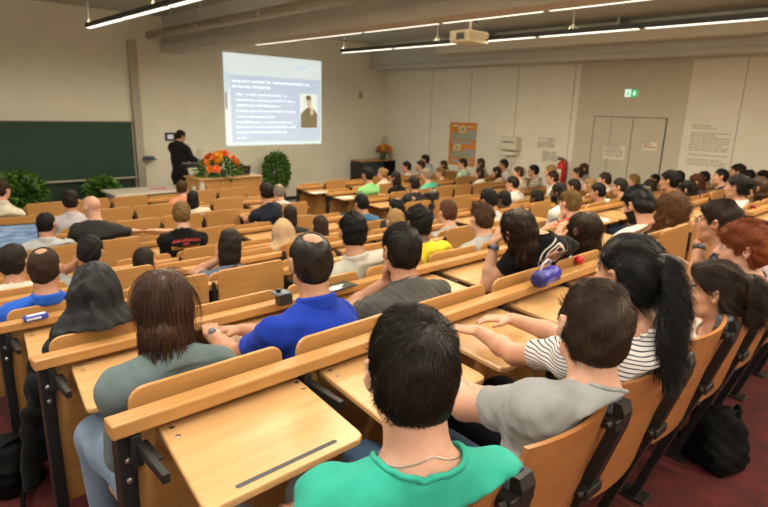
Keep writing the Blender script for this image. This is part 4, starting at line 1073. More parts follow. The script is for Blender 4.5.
    axn = unit(up+fwd*0.25); q_ = PP-(nb+fwd*0.012).astype(np.float32); a_n = q_ @ axn.astype(np.float32)
    r_n = np.sqrt(np.maximum((q_*q_).sum(-1)-a_n*a_n, 0))
    calm = np.clip((r_n-rn)/0.07, 0.06, 1).astype(np.float32)
    G.D += calm*wob(pid, 0.0055, 24)(PP*np.float32((1, 1, 0.7)))*(1 if top != 'long' else 1.4)+calm*wob(pid+500, 0.003, 62)(PP)
    # neck opening and hem
    G.D = np.maximum(G.D, -np.maximum(r_n-rn, -0.06-a_n))
    G.D = np.maximum(G.D, -((PP-(pel-up*(0.075 if row != 'Z' else 0.2)).astype(np.float32)) @ up.astype(np.float32)))
    for S, E_ in ((shL, elL), (shR, elR)):                       # cut the round sleeve end flat
        if top != 'long':
            ax_ = unit(E_-S); e0 = S+(E_-S)*sleeve; q = PP-e0.astype(np.float32)
            near_ = (np.sqrt((q*q).sum(-1)) < 0.12)
            t_ = q @ ax_.astype(np.float32)
            G.D = np.where(near_ & (t_ > 0), np.maximum(G.D, t_), G.D)
    rest(G, 0.006)
    vs, qs = G.mesh()
    tm = {'striped': STRIPE, 'striped2': STRIPE2}.get(top) or cloth(tc)
    if pid == 77: tm = PATTERN
    if pid == 78: tm = PINKS
    shirt = link('shirt', np_mesh('shirt', vs, qs, [tm]), root)
    if top == 'polo':
        Fc = Field(nb-0.16, nb+0.16, min(h, 0.008))
        nc = len(range(20))
        ring = [nb+up*(0.046-0.020*math.cos(t))+rgt*0.066*math.sin(t)+fwd*(0.004+0.066*math.cos(t)) for t in np.linspace(0.25, 2*math.pi-0.25, 22)]
        for a_, b2 in zip(ring[:-1], ring[1:]): Fc.cone(a_, b2, 0.0105, 0.0105, 0.006); Fc.cone(a_*1.0-up*0.018, b2-up*0.018, 0.013, 0.013, 0.008); Fc.cone(a_-up*0.036, b2-up*0.036, 0.016, 0.016, 0.008)
        vs, qs = Fc.mesh(); link('collar', np_mesh('collar', vs, qs, [tm]), shirt)
    elif row in '0AB':
        sv_ = BVHTree.FromPolygons(vs.tolist(), qs.tolist()); e1 = unit(np.cross(axn, fwd)); e2 = np.cross(e1, axn); ring = []
        for t in np.linspace(0, 2*math.pi, 40):
            p0 = nb+fwd*0.012+(e1*math.sin(t)+e2*math.cos(t))*(rn+0.005)
            hit = sv_.ray_cast(V(p0+axn*0.12), V(-axn))
            if hit[0] is not None and (hit[0]-V(p0)).length < 0.11: ring.append(hit[0]+V(axn)*0.0005)
        if len(ring) > 30: MB().tube(ring, 0.006 if bld == 'm' else 0.004, 7, False).build('neckband', tm, shirt, True)
    T = Field(n3((-0.32, -0.2, 0.0)), n3((0.32, 0.66, 0.72)), max(h, 0.012)) if row != 'Z' else Field(n3((-0.4, -0.4, 0.0)), n3((0.4, 0.4, 1.1)), 0.014)
    T.ball(pel, n3((0.168, 0.122, 0.10))+0.012, B, 0.03); legs(T, 0.013, 0.04, False)
    sl, PP = T.grid(); T.D += wob(pid+9, 0.004, 24)(PP)
    T.D = np.maximum(T.D, ((PP-(pel+up*0.06).astype(np.float32)) @ up.astype(np.float32)))
    T.D = np.maximum(T.D, 0.075-PP[..., 2]); rest(T)
    vs, qs = T.mesh()
    trc = JEANS if (pid % 3 != 1) else cloth((0.02, 0.021, 0.025, 1))
    if pid == 10: trc = cloth((0.15, 0.21, 0.31, 1), 'light_denim')
    if pid == 8: trc = cloth((0.09, 0.12, 0.12, 1))
    if pid == 81: trc = cloth((0.32, 0.34, 0.38, 1))
    link('trousers', np_mesh('trousers', vs, qs, [trc]), root)
    for an in (ankL, ankR):
        sh = Field(an-0.22, an+0.24, 0.012)
        sh.cone(an+n3((0, -0.03, -0.045)), an+n3((0, 0.15, -0.055)), 0.044, 0.035, 0.02); sh.ball(an+n3((0, -0.01, -0.01)), 0.048, None, 0.02)
        sl, PP = sh.grid(); sh.D = np.maximum(sh.D, 0.004-PP[..., 2])
        vs, qs = sh.mesh(); link('shoe', np_mesh('shoe', vs, qs, [SHOE]), root)
    # --- hair
    make_hair(root, pid, hair, hc, H, R, s, hd, nb, up, fwd, rgt, min(h, 0.0105), row, bld)
    PERSON[pid] = dict(root=root, shirt=shirt, hd=hd, H=H, R=R, s=s, nb=nb, up=up, fwd=fwd, rgt=rgt, elL=elL, wrL=wrL, wrR=wrR, elR=elR, O=O, chest=chest, shc=shc)
    return root
PERSON = {}
# left hands raised to the face: wrist (pixel, depth), elbow (pixel, depth), hand direction, back of the hand
ARMS = {49: ((494, 243, 1.74), (466, 272, 1.86), (0.35, -0.15, 1), (-0.9, 0.5, 0)),
        76: ((699, 243, 1.06), (681, 278, 1.14), (0.4, -0.25, 1), (-0.6, 0.8, 0)),
        53: ((556, 240, 1.72), (547, 262, 1.80), (0.3, -0.1, 1), (-0.9, 0.5, 0))}
SHOE = plain('shoe_dark', (0.02, 0.019, 0.018, 1), 0.5)
JEANS = cloth((0.045, 0.075, 0.13, 1), 'denim')

def stripes(name, c0, c1, freq, duty, axis_=2):
    m, nt, b = newmat(name)
    tc = nt.nodes.new('ShaderNodeTexCoord'); sx = nt.nodes.new('ShaderNodeSeparateXYZ'); nt.links.new(tc.outputs['Object'], sx.inputs[0])
    nz = noise(nt, tc.outputs['Object'], 5, 2)
    ad = nt.nodes.new('ShaderNodeMath'); ad.operation = 'MULTIPLY_ADD'; nt.links.new(nz, ad.inputs[0]); ad.inputs[1].default_value = 0.03; nt.links.new(sx.outputs[axis_], ad.inputs[2])
    mu = nt.nodes.new('ShaderNodeMath'); mu.operation = 'MULTIPLY'; nt.links.new(ad.outputs[0], mu.inputs[0]); mu.inputs[1].default_value = freq
    fr = nt.nodes.new('ShaderNodeMath'); fr.operation = 'FRACT'; nt.links.new(mu.outputs[0], fr.inputs[0])
    c = ramp(nt, fr.outputs[0], [(0.0, c0), (duty-0.04, c0), (duty+0.04, c1), (1.0, c1)])
    nt.links.new(c, b.inputs['Base Color']); b.inputs['Roughness'].default_value = 0.9; return m
STRIPE = stripes('navy_white_stripe', (0.03, 0.04, 0.09, 1), (0.62, 0.60, 0.57, 1), 88, 0.30)
STRIPE2 = stripes('grey_stripe', (0.16, 0.13, 0.13, 1), (0.55, 0.48, 0.42, 1), 22, 0.4)
PINKS = stripes('pale_pink_yellow', (0.66, 0.45, 0.40, 1), (0.66, 0.62, 0.52, 1), 14, 0.5, 0)
m, nt, b = newmat('patterned_grey_red'); v = texcoord(nt)
vo = nt.nodes.new('ShaderNodeTexVoronoi'); vo.inputs['Scale'].default_value = 26; nt.links.new(v, vo.inputs['Vector'])
nt.links.new(ramp(nt, vo.outputs['Distance'], [(0.15, (0.45, 0.06, 0.06, 1)), (0.3, (0.35, 0.33, 0.36, 1)), (0.55, (0.12, 0.11, 0.14, 1))]), b.inputs['Base Color']); PATTERN = m

def strands(base_v, base_q, H, R, s, n, length, rad, seed, whorl, lift, pick, curl=0.0, steps=5, gravity=0.0, jitter=0.25):
    """hair strands: thin three-sided tubes that flow from the crown over the scalp surface"""
    r = np.random.RandomState(seed)
    tri = np.concatenate([base_q[:, [0, 1, 2]], base_q[:, [0, 2, 3]]])
    a, b, c = base_v[tri[:, 0]], base_v[tri[:, 1]], base_v[tri[:, 2]]
    nr = np.cross(b-a, c-a); ar = np.linalg.norm(nr, axis=1)+1e-12; nr = nr/ar[:, None]
    cen = (((a+b+c)/3-H) @ R)/s
    w = ar*pick(cen, nr @ R); w = w/w.sum()
    t = r.choice(len(tri), n, p=w); u, v_ = r.rand(n), r.rand(n); f = u+v_ > 1; u[f], v_[f] = 1-u[f], 1-v_[f]
    p = a[t]+(b[t]-a[t])*u[:, None]+(c[t]-a[t])*v_[:, None]; N = nr[t]
    L = length(((p-H) @ R)/s)*r.uniform(0.7, 1.15, n)
    wh = H+R @ (n3(whorl)*s)
    d = p-wh; d += R[:, 2]*0.0; 
    d = d+r.normal(size=d.shape)*jitter*np.linalg.norm(d, axis=1, keepdims=True)
    if curl: 
        d = d+np.cross(N, d)*curl
    d -= N*(d*N).sum(1, keepdims=True); d /= np.linalg.norm(d, axis=1, keepdims=True)+1e-9
    cc = H+R @ (n3((0, -0.016, 0.02))*s)
    pts = [p-N*0.002]; q = p.copy()
    for i in range(1, steps):
        step = (L/(steps-1))[:, None]
        q = q+d*step*1.0+N*(lift*step*(1.0 if i == 1 else 0.15))
        out = q-cc; out /= np.linalg.norm(out, axis=1, keepdims=True)
        d = d-out*0.30*step/0.03*(0.5); d += n3((0, 0, -1))*gravity; d /= np.linalg.norm(d, axis=1, keepdims=True)
        pts.append(q)
    pts = np.stack(pts, 1)                                   # n, steps, 3
    side = np.cross(d, N); side /= np.linalg.norm(side, axis=1, keepdims=True)+1e-9
    vs = []; taper = np.linspace(1, 0.25, steps)
    for k in range(3):
        ang = 2*math.pi*k/3
        off = (side*math.cos(ang)+N*math.sin(ang))[:, None, :]*rad*taper[None, :, None]
        vs.append(pts+off)
    vs = np.stack(vs, 2).reshape(-1, 3)                      # n, steps, 3(k), 3
    base = np.arange(n)[:, None, None]*steps*3; st = np.arange(steps-1)[None, :, None]*3; k = np.arange(3)[None, None, :]
    i0 = base+st+k; i1 = base+st+(k+1) % 3
    qs = np.stack([i0, i1, i1+3, i0+3], -1).reshape(-1, 4)
    return vs, qs

def make_hair(root, pid, style, hc, H, R, s, hd, nb, up, fwd, rgt, h, row, bld):
    if style == 'bald':
        # a trace of stubble only: no separate hair mass
        return
    rs = random.Random(pid*3+1)
    near = row in '0AB'
    lo = H-0.22; hi = H+0.22
    if style in ('long', 'ponytail', 'bob', 'lowpony'): lo = lo-n3((0.04, 0.1, 0.22))
    if style == 'scarf': lo = np.minimum(H, nb)-n3((0.30, 0.24, 0.24)); hi = H+n3((0.30, 0.24, 0.2))
    if style == 'curly': lo = H-n3((0.26, 0.26, 0.34)); hi = H+0.26
    F = Field(lo, hi, h)
    sl, PP = F.grid()
    loc = ((PP-H.astype(np.float32)) @ R.astype(np.float32))/s
    x, y, z = loc[..., 0], loc[..., 1], loc[..., 2]
    def ell(c, r):
        q = (loc-np.float32(c))/np.float32(r); k0 = np.sqrt((q*q).sum(-1)); q2 = q/np.float32(r); k1 = np.sqrt((q2*q2).sum(-1)); return k0*(k0-1)/np.maximum(k1, 1e-6)*s
    t = {'short': 0.011, 'beard': 0.013, 'crewcut': 0.006, 'thin': 0.006, 'crop': 0.018, 'bob': 0.012, 'long': 0.009, 'ponytail': 0.010, 'updo': 0.012, 'lowpony': 0.010, 'curly': 0.03, 'scarf': 0.018}[style]
    if style == 'short' and row in 'DEFGHI': t = 0.016
    top = ell((0, -0.016, 0.034), (0.075+t*0.75, 0.095+t, 0.084+t*1.25))
    occ = ell((0, -0.040, -0.02), (0.068+t*0.8, 0.064+t, 0.078))
    d = np.minimum(top, occ)
    k = 0.03; q = np.maximum(k-np.abs(top-occ), 0)/k; d = np.minimum(top, occ)-q*q*k*0.25
    # hairline height as a function of y (front to back)
    if style in ('short', 'beard', 'crewcut', 'thin'):
        zl = np.interp(y, [-0.12, -0.055, -0.035, -0.022, 0.0, 0.022, 0.030, 0.06, 0.085, 0.12], [-0.085, -0.088, -0.055, -0.02, 0.02, -0.012, 0.03, 0.052, 0.068, 0.075]).astype(np.float32)
    elif style == 'crop':
        zl = np.interp(y, [-0.12, -0.055, -0.03, 0.0, 0.03, 0.045, 0.08, 0.12], [-0.095, -0.10, -0.06, -0.005, -0.02, 0.02, 0.045, 0.05]).astype(np.float32)
    elif style in ('ponytail', 'updo', 'lowpony'):
        zl = np.interp(y, [-0.12, -0.055, -0.035, -0.02, 0.005, 0.03, 0.06, 0.085, 0.12], [-0.075, -0.08, -0.05, -0.01, 0.018, 0.028, 0.05, 0.066, 0.072]).astype(np.float32)
    else:
        zl = np.interp(y, [-0.12, -0.03, 0.0, 0.03, 0.05, 0.085, 0.12], [-0.13, -0.13, -0.10, -0.06, 0.0, 0.062, 0.07]).astype(np.float32)
    cut = (zl-z)*s
    kk = 0.012; qq = np.maximum(kk-np.abs(d-cut), 0)/kk
    d = np.maximum(d, cut)+qq*qq*kk*0.25
    if style in ('short', 'beard', 'crewcut', 'thin', 'crop', 'ponytail', 'updo'):
        for sg in (-1, 1): d = np.maximum(d, -ell((sg*0.094, -0.006, -0.006), (0.026, 0.026, 0.040)))
    wv = wob(pid+77, (0.0022 if row in '0A' else 0.0035) if style not in ('curly',) else 0.016, 60 if style != 'curly' else 42)
    d = d+wv(PP)
    if style in ('short', 'crop') and row not in '0A': d = d+wob(pid+78, 0.0025, 130)(PP)
    if style == 'thin':           # balding crown
        cr = ell((0, -0.055, 0.118), (0.044, 0.052, 0.036) if pid == 20 else (0.034, 0.04, 0.03)); d = np.maximum(d, -cr)
    F.D = np.minimum(F.D, d.astype(np.float32))
    HX = lambda *a: hd(*a)
    dn = n3((0, 0, -1))
    if style in ('long', 'bob'):
        L = (0.07 if pid == 49 else 0.13) if style == 'bob' else (0.24 if pid not in (10, 53, 14) else 0.27)
        for sg in (-1, 1):
            for yy, xx in ((-0.07, 0.030), (-0.035, 0.045), (0.0, 0.050)):
                a_ = HX(sg*xx, yy, 0.0); b_ = HX(sg*xx*1.05, yy-0.01, -0.075)
                Lk = L*(1.0 if yy < 0 else 0.85)
                e_ = b_+dn*Lk*0.75+(-fwd*0.015 if yy < 0 else fwd*0.012)+rgt*sg*0.010
                F.cone(a_, b_, 0.027*s, 0.028*s, 0.022); F.cone(b_, e_, 0.028*s, 0.014*s, 0.022)
        a_ = HX(0, -0.085, 0.0); b_ = HX(0, -0.084, -0.09); e_ = b_+dn*L*0.8-fwd*0.012
        F.cone(a_, b_, 0.036*s, 0.037*s, 0.025); F.cone(b_, e_, 0.037*s, 0.024*s, 0.03)
    if style in ('ponytail', 'lowpony'):
        zt = 0.052 if style == 'ponytail' else -0.05
        a_ = HX(0, -0.10, zt); tie = HX(0, -0.132, zt+0.004 if style == 'ponytail' else zt-0.01)
        F.cone(a_, tie, 0.026, 0.018, 0.02)
        Lp = 0.33 if pid == 79 else (0.16 if pid == 78 else 0.12)
        p0 = tie; dv = unit(R @ n3((0, -1, 0.0))*0.6+dn*0.8); rr = 0.021
        nseg = 7
        for i in range(nseg):
            dv = unit(dv+dn*0.55); p1 = p0+dv*Lp/nseg
            r1 = 0.020+0.011*math.sin(math.pi*min(1, (i+1)/nseg*1.05))*(1 if pid == 79 else 0.7)
            if i == nseg-1: r1 = 0.012
            F.cone(p0, p1, rr, r1, 0.015); p0, rr = p1, r1
        tk = MB().tube([V(tie+unit(R[:, 1])*0.006), V(tie-unit(R[:, 1])*0.010)], 0.0235, 14)
        tk.build('hair_tie', BLACK, root, True)
    if style == 'updo':
        F.ball(HX(0, -0.105, 0.045), 0.042*s, None, 0.02, noise_=wob(pid+3, 0.006, 90)); F.ball(HX(0.02, -0.10, 0.07), 0.03*s, None, 0.02)
    if style == 'curly':
        F.ball(HX(0, -0.03, 0.03), n3((0.125, 0.125, 0.115))*s, R, 0.03, noise_=wob(pid, 0.014, 70))
        for sg in (-1, 1):
            F.ball(HX(sg*0.08, -0.03, -0.08), n3((0.062, 0.08, 0.11))*s, R, 0.03, noise_=wob(pid+5, 0.014, 70))
        F.ball(HX(0, -0.08, -0.10), n3((0.10, 0.06, 0.13))*s, R, 0.04, noise_=wob(pid+6, 0.014, 70))
        F.ball(HX(0, 0.085, -0.05), n3((0.062, 0.07, 0.085))*s, R, 0.01, True)
    if style in ('long', 'bob'):
        F.ball(HX(0, 0.085, -0.04), n3((0.060, 0.062, 0.10))*s, R, 0.012, True)
    mat = hairmat(hc, (0.32 if style in ('long', 'ponytail') else 0.36) if row in '0A' else 0.62)
    if style == 'scarf':
        F.D = np.minimum(F.D, ell((0, -0.01, 0.0), (0.098, 0.112, 0.125)))
        F.cone(HX(0, -0.03, -0.04), nb+up*0.02-fwd*0.01, 0.098, 0.10, 0.05)
        F.cone(nb+up*0.0-rgt*0.10-fwd*0.01, nb+rgt*0.10-fwd*0.01, 0.085, 0.085, 0.06)
        F.cone(nb-up*0.02-fwd*0.06, nb-up*0.17-fwd*0.075, 0.10, 0.045, 0.06)
        F.ball(HX(0, 0.10, -0.015), n3((0.062, 0.07, 0.088))*s, R, 0.012, True)
        sl, PP = F.grid(); fq = wob(pid, 0.006, 30); F.D += fq(PP*np.float32((1.6, 1.6, 0.5))); F.D = np.maximum(F.D, np.minimum(np.float32(-0.126)-PP[..., 1], 0.957-PP[..., 2]))
        vs, qs = F.mesh()
        link('headscarf', np_mesh('headscarf', vs, qs, [SATIN if pid == 8 else cloth(hc)]), root); return
    if row not in '0Z':
        sl, PP = F.grid(); F.D = np.maximum(F.D, np.float32(-0.126)-PP[..., 1]-3.0*np.maximum(0, PP[..., 2]-0.955))
    vs, qs = F.mesh()
    allv, allq = vs, qs
    if near and style != 'bald':
        n = {'0': 11000, 'A': 3600, 'B': 1200}[row]
        rad = {'0': 0.00105, 'A': 0.0011, 'B': 0.0015}[row]
        pick = lambda c, nn: np.ones(len(c)) if style != 'thin' else (c[:, 2] < 0.075).astype(float)+1e-6
        if style in ('short', 'beard', 'crop', 'thin', 'crewcut'):
            sv, sq = strands(vs, qs, H, R, s, n, lambda c: np.where(c[:, 2] > 0.03, 0.030, 0.018)*(1.3 if style == 'crop' else 0.4 if style in ('thin', 'crewcut') else 1), rad, pid, (0.022, -0.080, 0.085), 0.13 if style != 'thin' else 0.04, pick, curl=0.35, jitter=0.13)
        elif style in ('long', 'bob'):
            sv, sq = strands(vs, qs, H, R, s, n, lambda c: np.full(len(c), 0.15 if style == 'long' else 0.06), rad, pid, (0.0, -0.02, 0.16), 0.05, lambda c, nn: np.where(nn[:, 2] < -0.5, 0.05, 1), curl=0.0, steps=6, gravity=0.35, jitter=0.07)
        elif style == 'curly':
            sv, sq = strands(vs, qs, H, R, s, n*2, lambda c: np.full(len(c), 0.05), rad, pid, (0.0, -0.02, 0.12), 0.6, pick, curl=2.0, steps=6, jitter=0.8)
        else:
            sv, sq = strands(vs, qs, H, R, s, int(n*0.8), lambda c: np.full(len(c), 0.06), rad*0.9, pid, (0, 0.12, 0.06), 0.06, pick, curl=0.0, steps=5, gravity=0.12, jitter=0.06)
        if row not in '0Z': sv[:, 1] = np.maximum(sv[:, 1], -0.124-3.0*np.maximum(0, sv[:, 2]-0.955))
        allv = np.concatenate([vs, sv]); allq = np.concatenate([qs, sq+len(vs)])
    link('hair', np_mesh('hair', allv, allq, [mat]), root)
m, nt, b = newmat('satin_charcoal'); b.inputs['Base Color'].default_value = (0.028, 0.031, 0.036, 1); b.inputs['Roughness'].default_value = 0.38; b.inputs['Sheen Weight'].default_value = 0.0
b.inputs['Roughness'].default_value = 0.5; b.inputs['Base Color'].default_value = (0.0062, 0.007, 0.0085, 1); b.inputs['Specular IOR Level'].default_value = 0.25; SATIN = m


for pid in P:
    seated_person(pid)

# ------------------------------------------------------------------ prints, watches, glasses
DG = bpy.context.evaluated_depsgraph_get()
def shirt_bvh(pid):
    o = PERSON[pid]['shirt']; me = o.data; off = PERSON[pid]['root'].location
    return BVHTree.FromPolygons([v.co+off for v in me.vertices], [tuple(p.vertices) for p in me.polygons])
def decal(pid, name, polys, mat, lift=0.003, frame=None, label=None):
    """lay flat outlines (metres in a frame behind the back) on the cloth: cast along the frame's normal and keep the shirt's folds"""
    bv = shirt_bvh(pid); off = PERSON[pid]['root'].location
    org, ex, ez = frame; n = ez.cross(ex).normalized()            # n points into the cloth
    vs, fs = [], []
    for (pts, faces) in polys:
        at_ = {}
        for q_, (u, w) in enumerate(pts):
            hit = bv.ray_cast(org+ex*u+ez*w-n*0.4, n, 1.0)
            if hit[0] is not None: at_[q_] = len(vs); vs.append(hit[0]-n*lift-off)
        fs += [tuple(at_[i] for i in f) for f in faces if all(i in at_ for i in f)]
    me = bpy.data.meshes.new(name); me.from_pydata([tuple(v) for v in vs], [], fs); me.materials.append(mat); me.update()
    o = link(name, me, PERSON[pid]['shirt'])
    if label: o['label'] = label
    return o
def text_polys(s_, size, arc=0.0, bold=True, x0=None, y0=0.0, sy=1.0):
    me = text_mesh(s_, size, bold)
    bm = bmesh.new(); bm.from_mesh(me); bmesh.ops.triangulate(bm, faces=bm.faces[:])
    bmesh.ops.subdivide_edges(bm, edges=[e for e in bm.edges if e.calc_length() > size*0.5], cuts=1)
    bmesh.ops.triangulate(bm, faces=bm.faces[:]); bm.verts.index_update()
    w = max(v.co.x for v in bm.verts); x0 = -w/2 if x0 is None else x0
    out = []
    comps = [([(v.co.x+x0, v.co.y*sy+y0-arc*((v.co.x+x0)**2)) for v in bm.verts], [[v.index for v in f.verts] for f in bm.faces])]
    bm.free(); bpy.data.meshes.remove(me); return comps
def ring_poly(cx, cz, r0, r1, n=28, sx=1.0):
    pts = [(cx+r*sx*math.cos(2*math.pi*k/n), cz+r*math.sin(2*math.pi*k/n)) for r in (r0, r1) for k in range(n)]
    return (pts, [(k, (k+1) % n, n+(k+1) % n, n+k) for k in range(n)])
def disc_poly(cx, cz, rx, rz, n=14, wob_=0.0, seed=0):
    r = random.Random(seed); pts = [(cx, cz)]
    for q in (0.5, 1.0):
        for k in range(n):
            m_ = 1+r.uniform(-wob_, wob_); pts.append((cx+rx*q*m_*math.cos(2*math.pi*k/n), cz+rz*q*m_*math.sin(2*math.pi*k/n)))
    f = [(0, 1+k, 1+(k+1) % n) for k in range(n)]+[(1+k, 1+n+k, 1+n+(k+1) % n, 1+(k+1) % n) for k in range(n)]
    return (pts, f)
PRED, PYEL = plain('print_red', (0.42, 0.035, 0.035, 1), 0.7), plain('print_yellow', (0.62, 0.27, 0.02, 1), 0.7)
def back_frame(pid, dz, dx=0.0):
    q = PERSON[pid]; O_ = V(q['O']); c = V(q['shc'])+O_+V((0, 0, dz)); rg = V(q['rgt']); up_ = V(q['up'])
    return (c+rg*dx, rg, up_)
fr = back_frame(13, 0.055)
rq = random.Random(5)
def word_band(x0, x1, y, h, arc, rnd):
    out, x = [], x0
    while x < x1:
        w = rnd.uniform(0.008, 0.013)
        for (a0, b0, a1, b1) in ((0, 0, 0.3, 1), (0.3, rnd.choice((0.0, 0.4, 0.75)), 1.0, 0) , (0.7, 0, 1.0, rnd.choice((1, 0.5)))):
            if b1 == 0: b1 = b0+0.28
            xs = (x+a0*w, x+a1*w); zs = (y+b0*h, y+b1*h)
            out.append(([(xs[0], zs[0]-arc*xs[0]**2), (xs[1], zs[0]-arc*xs[1]**2), (xs[1], zs[1]-arc*xs[1]**2), (xs[0], zs[1]-arc*xs[0]**2)], [(0, 1, 2, 3)]))
        x += w*1.28
        if rnd.random() < 0.07: x += 0.012
    return out
decal(13, 'shirt_print', word_band(-0.125, 0.0, -0.06, 0.024, 1.2, rq)+word_band(0.015, 0.125, -0.06, 0.024, 1.2, rq)+word_band(-0.03, 0.03, -0.09, 0.018, 0.6, rq), PRED, 0.004, fr, 'red arched lettering')
decal(13, 'shirt_print', text_polys('SCHANDMAUL', 0.040, 0.0, True, None, -0.135, 1.0), PYEL, 0.004, fr, 'yellow lettering')
fr = back_frame(49, -0.03, -0.02)
PRW, PRP = plain('print_white', (0.50, 0.49, 0.47, 1), 0.7), plain('print_pink', (0.42, 0.24, 0.22, 1), 0.7, 0, 0.3, 30)
decal(49, 'shirt_print', [ring_poly(0, 0, 0.084, 0.093), ring_poly(0, 0.0, 0.064, 0.072, 28, 0.92)], PRW, 0.004, fr, 'white rings of the print')
decal(49, 'shirt_print', [disc_poly(0, 0.012, 0.056, 0.05, 16, 0.14, 2), disc_poly(0.0, -0.055, 0.034, 0.025, 12, 0.2, 3), disc_poly(0.055, -0.09, 0.03, 0.02, 10, 0.3, 4), disc_poly(-0.055, -0.09, 0.03, 0.02, 10, 0.3, 5)], PRP, 0.0045, fr, 'pink skull motif')
decal(49, 'shirt_print', [disc_poly(-0.02, 0.012, 0.014, 0.013, 10, 0.1, 6), disc_poly(0.02, 0.012, 0.014, 0.013, 10, 0.1, 7), disc_poly(0, -0.018, 0.007, 0.010, 8, 0.1, 8)], BLACK, 0.0055, fr, 'dark eye sockets of the skull')
def band(pid, side, t, r, w, mat, name, dial=True, label=None):
    q = PERSON[pid]; e_, w_ = V(q['el'+side]), V(q['wr'+side]); c = e_+(w_-e_)*t; d = (w_-e_).normalized()
    o = MB().tube([c-d*w/2, c+d*w/2], r, 18).build(name, mat, q['root'], True)
    if label: o['label'] = label
    if dial:
        up_ = V((-0.35, -0.5, 0.8)); up_ = (up_-d*up_.dot(d)).normalized()
        MB().tube([c+up_*(r-0.003), c+up_*(r+0.007)], 0.017, 16).build('watch_dial', GREYPL, o, True)
LEATH = plain('watch_leather', (0.045, 0.028, 0.02, 1), 0.5)
band(49, 'L', 0.90, 0.0315, 0.022, BLACK, 'wristwatch'); band(76, 'L', 0.88, 0.034, 0.03, LEATH, 'wristwatch')
band(20, 'L', 0.93, 0.033, 0.016, STEEL, 'wristwatch'); band(51, 'L', 0.90, 0.035, 0.014, BLACK, 'bracelet', False)
q = PERSON[81]
bo = [c for c in q['root'].children if c.name.startswith('body')][0]
bv_ = BVHTree.FromPolygons([v.co for v in bo.data.vertices], [tuple(p.vertices) for p in bo.data.polygons])
ring = []
for t in np.linspace(0, 2*math.pi, 44):
    dirn = V(q['rgt']*math.sin(t)+q['fwd']*math.cos(t)); c0 = V(q['nb']+q['up']*(0.040-0.036*math.cos(t)))
    hit = bv_.ray_cast(c0+dirn*0.25, -dirn)
    if hit[0] is not None: ring.append(hit[0]+dirn*0.002)
MB().tube(ring, 0.0013, 5, False).build('neck_chain', STEEL, q['root'], True)
def spectacles(pid, mat):
    q = PERSON[pid]; hd_ = q['hd']; m_ = MB()
    for sg in (-1, 1):
        m_.tube([V(hd_(sg*0.032+0.021*math.cos(t), 0.100, 0.002+0.016*math.sin(t))) for t in np.linspace(0, 2*math.pi, 15)], 0.0016, 5, False)
        m_.tube([V(hd_(sg*0.054, 0.098, 0.008)), V(hd_(sg*0.077, 0.05, 0.010)), V(hd_(sg*0.080, -0.002, 0.008)), V(hd_(sg*0.078, -0.02, -0.008))], 0.0016, 5)
    m_.tube([V(hd_(-0.011, 0.103, 0.004)), V(hd_(0.011, 0.103, 0.004))], 0.0016, 5)
    m_.build('glasses', mat, q['root'], True)
for pid in (76, 47, 62, 34): spectacles(pid, BLACK)

# ------------------------------------------------------------------ front of the hall: desk, lectern, flowers, plants
tb_ = empty('front_table', (3.12, 9.95, 0), 'pale table at the front between the chalkboard and the lectern cabinet', 'table')
TOPW = plain('pale_laminate', (0.60, 0.57, 0.50, 1), 0.4)
MB().box((0, 0, 0.775), (1.62, 0.75, 0.81), c=0.004).build('table_top', TOPW, tb_)
for x in (0.05, 1.525):
    for y in (0.06, 0.65): MB().box((x, y, 0), (x+0.045, y+0.045, 0.775)).build('leg', STEEL, tb_)
MB().box((0.06, 0.68, 0.3), (1.56, 0.695, 0.775)).build('front_panel', TOPW, tb_)
p = at_z(159, 189, 0.812)
fo_ = MB().box((p.x-0.15, p.y-0.05, 0.811), (p.x+0.13, p.y+0.06, 0.822)).build('folder', plain('folder_pink', (0.55, 0.16, 0.22, 1), 0.6)); tag(fo_, 'pink folder lying on the pale front table', 'folder')

LX0, LX1, LY0, LY1, LZ = 4.40, 5.62, 9.45, 10.05, 1.03
lc = empty('lectern_cabinet', (LX0, LY0, 0), 'wide beech lectern cabinet carrying the orange flowers', 'lectern')
MB().box((0, 0, 0.0), (0.02, 0.6, LZ)).build('side_panel', BEECHZ, lc); MB().box((LX1-LX0-0.02, 0, 0.0), (LX1-LX0, 0.6, LZ)).build('side_panel', BEECHZ, lc)
MB().box((0.022, 0.01, 0.06), (0.60, 0.03, LZ-0.002)).build('door', BEECHP, lc); MB().box((0.606, 0.01, 0.06), (LX1-LX0-0.022, 0.03, LZ-0.002)).build('door', BEECHP, lc)
MB().box((-0.03, -0.03, LZ), (LX1-LX0+0.02, 0.62, LZ+0.028), c=0.004).build('top', BEECH, lc)
MB().box((0.02, 0.05, 0.0), (LX1-LX0-0.02, 0.55, 0.06)).build('plinth', BLACK, lc)
for x in (0.56, 0.65): MB().tube([(x, -0.012, 0.55), (x, -0.012, 0.67)], 0.006, 6).build('handle', STEEL, lc)
TZ = LZ+0.028
LEAFM = plain('leaf_green', (0.035, 0.105, 0.014, 1), 0.5, 0, 0.5, 6)
LEAFL = plain('leaf_light', (0.09, 0.20, 0.022, 1), 0.5, 0, 0.4, 6)
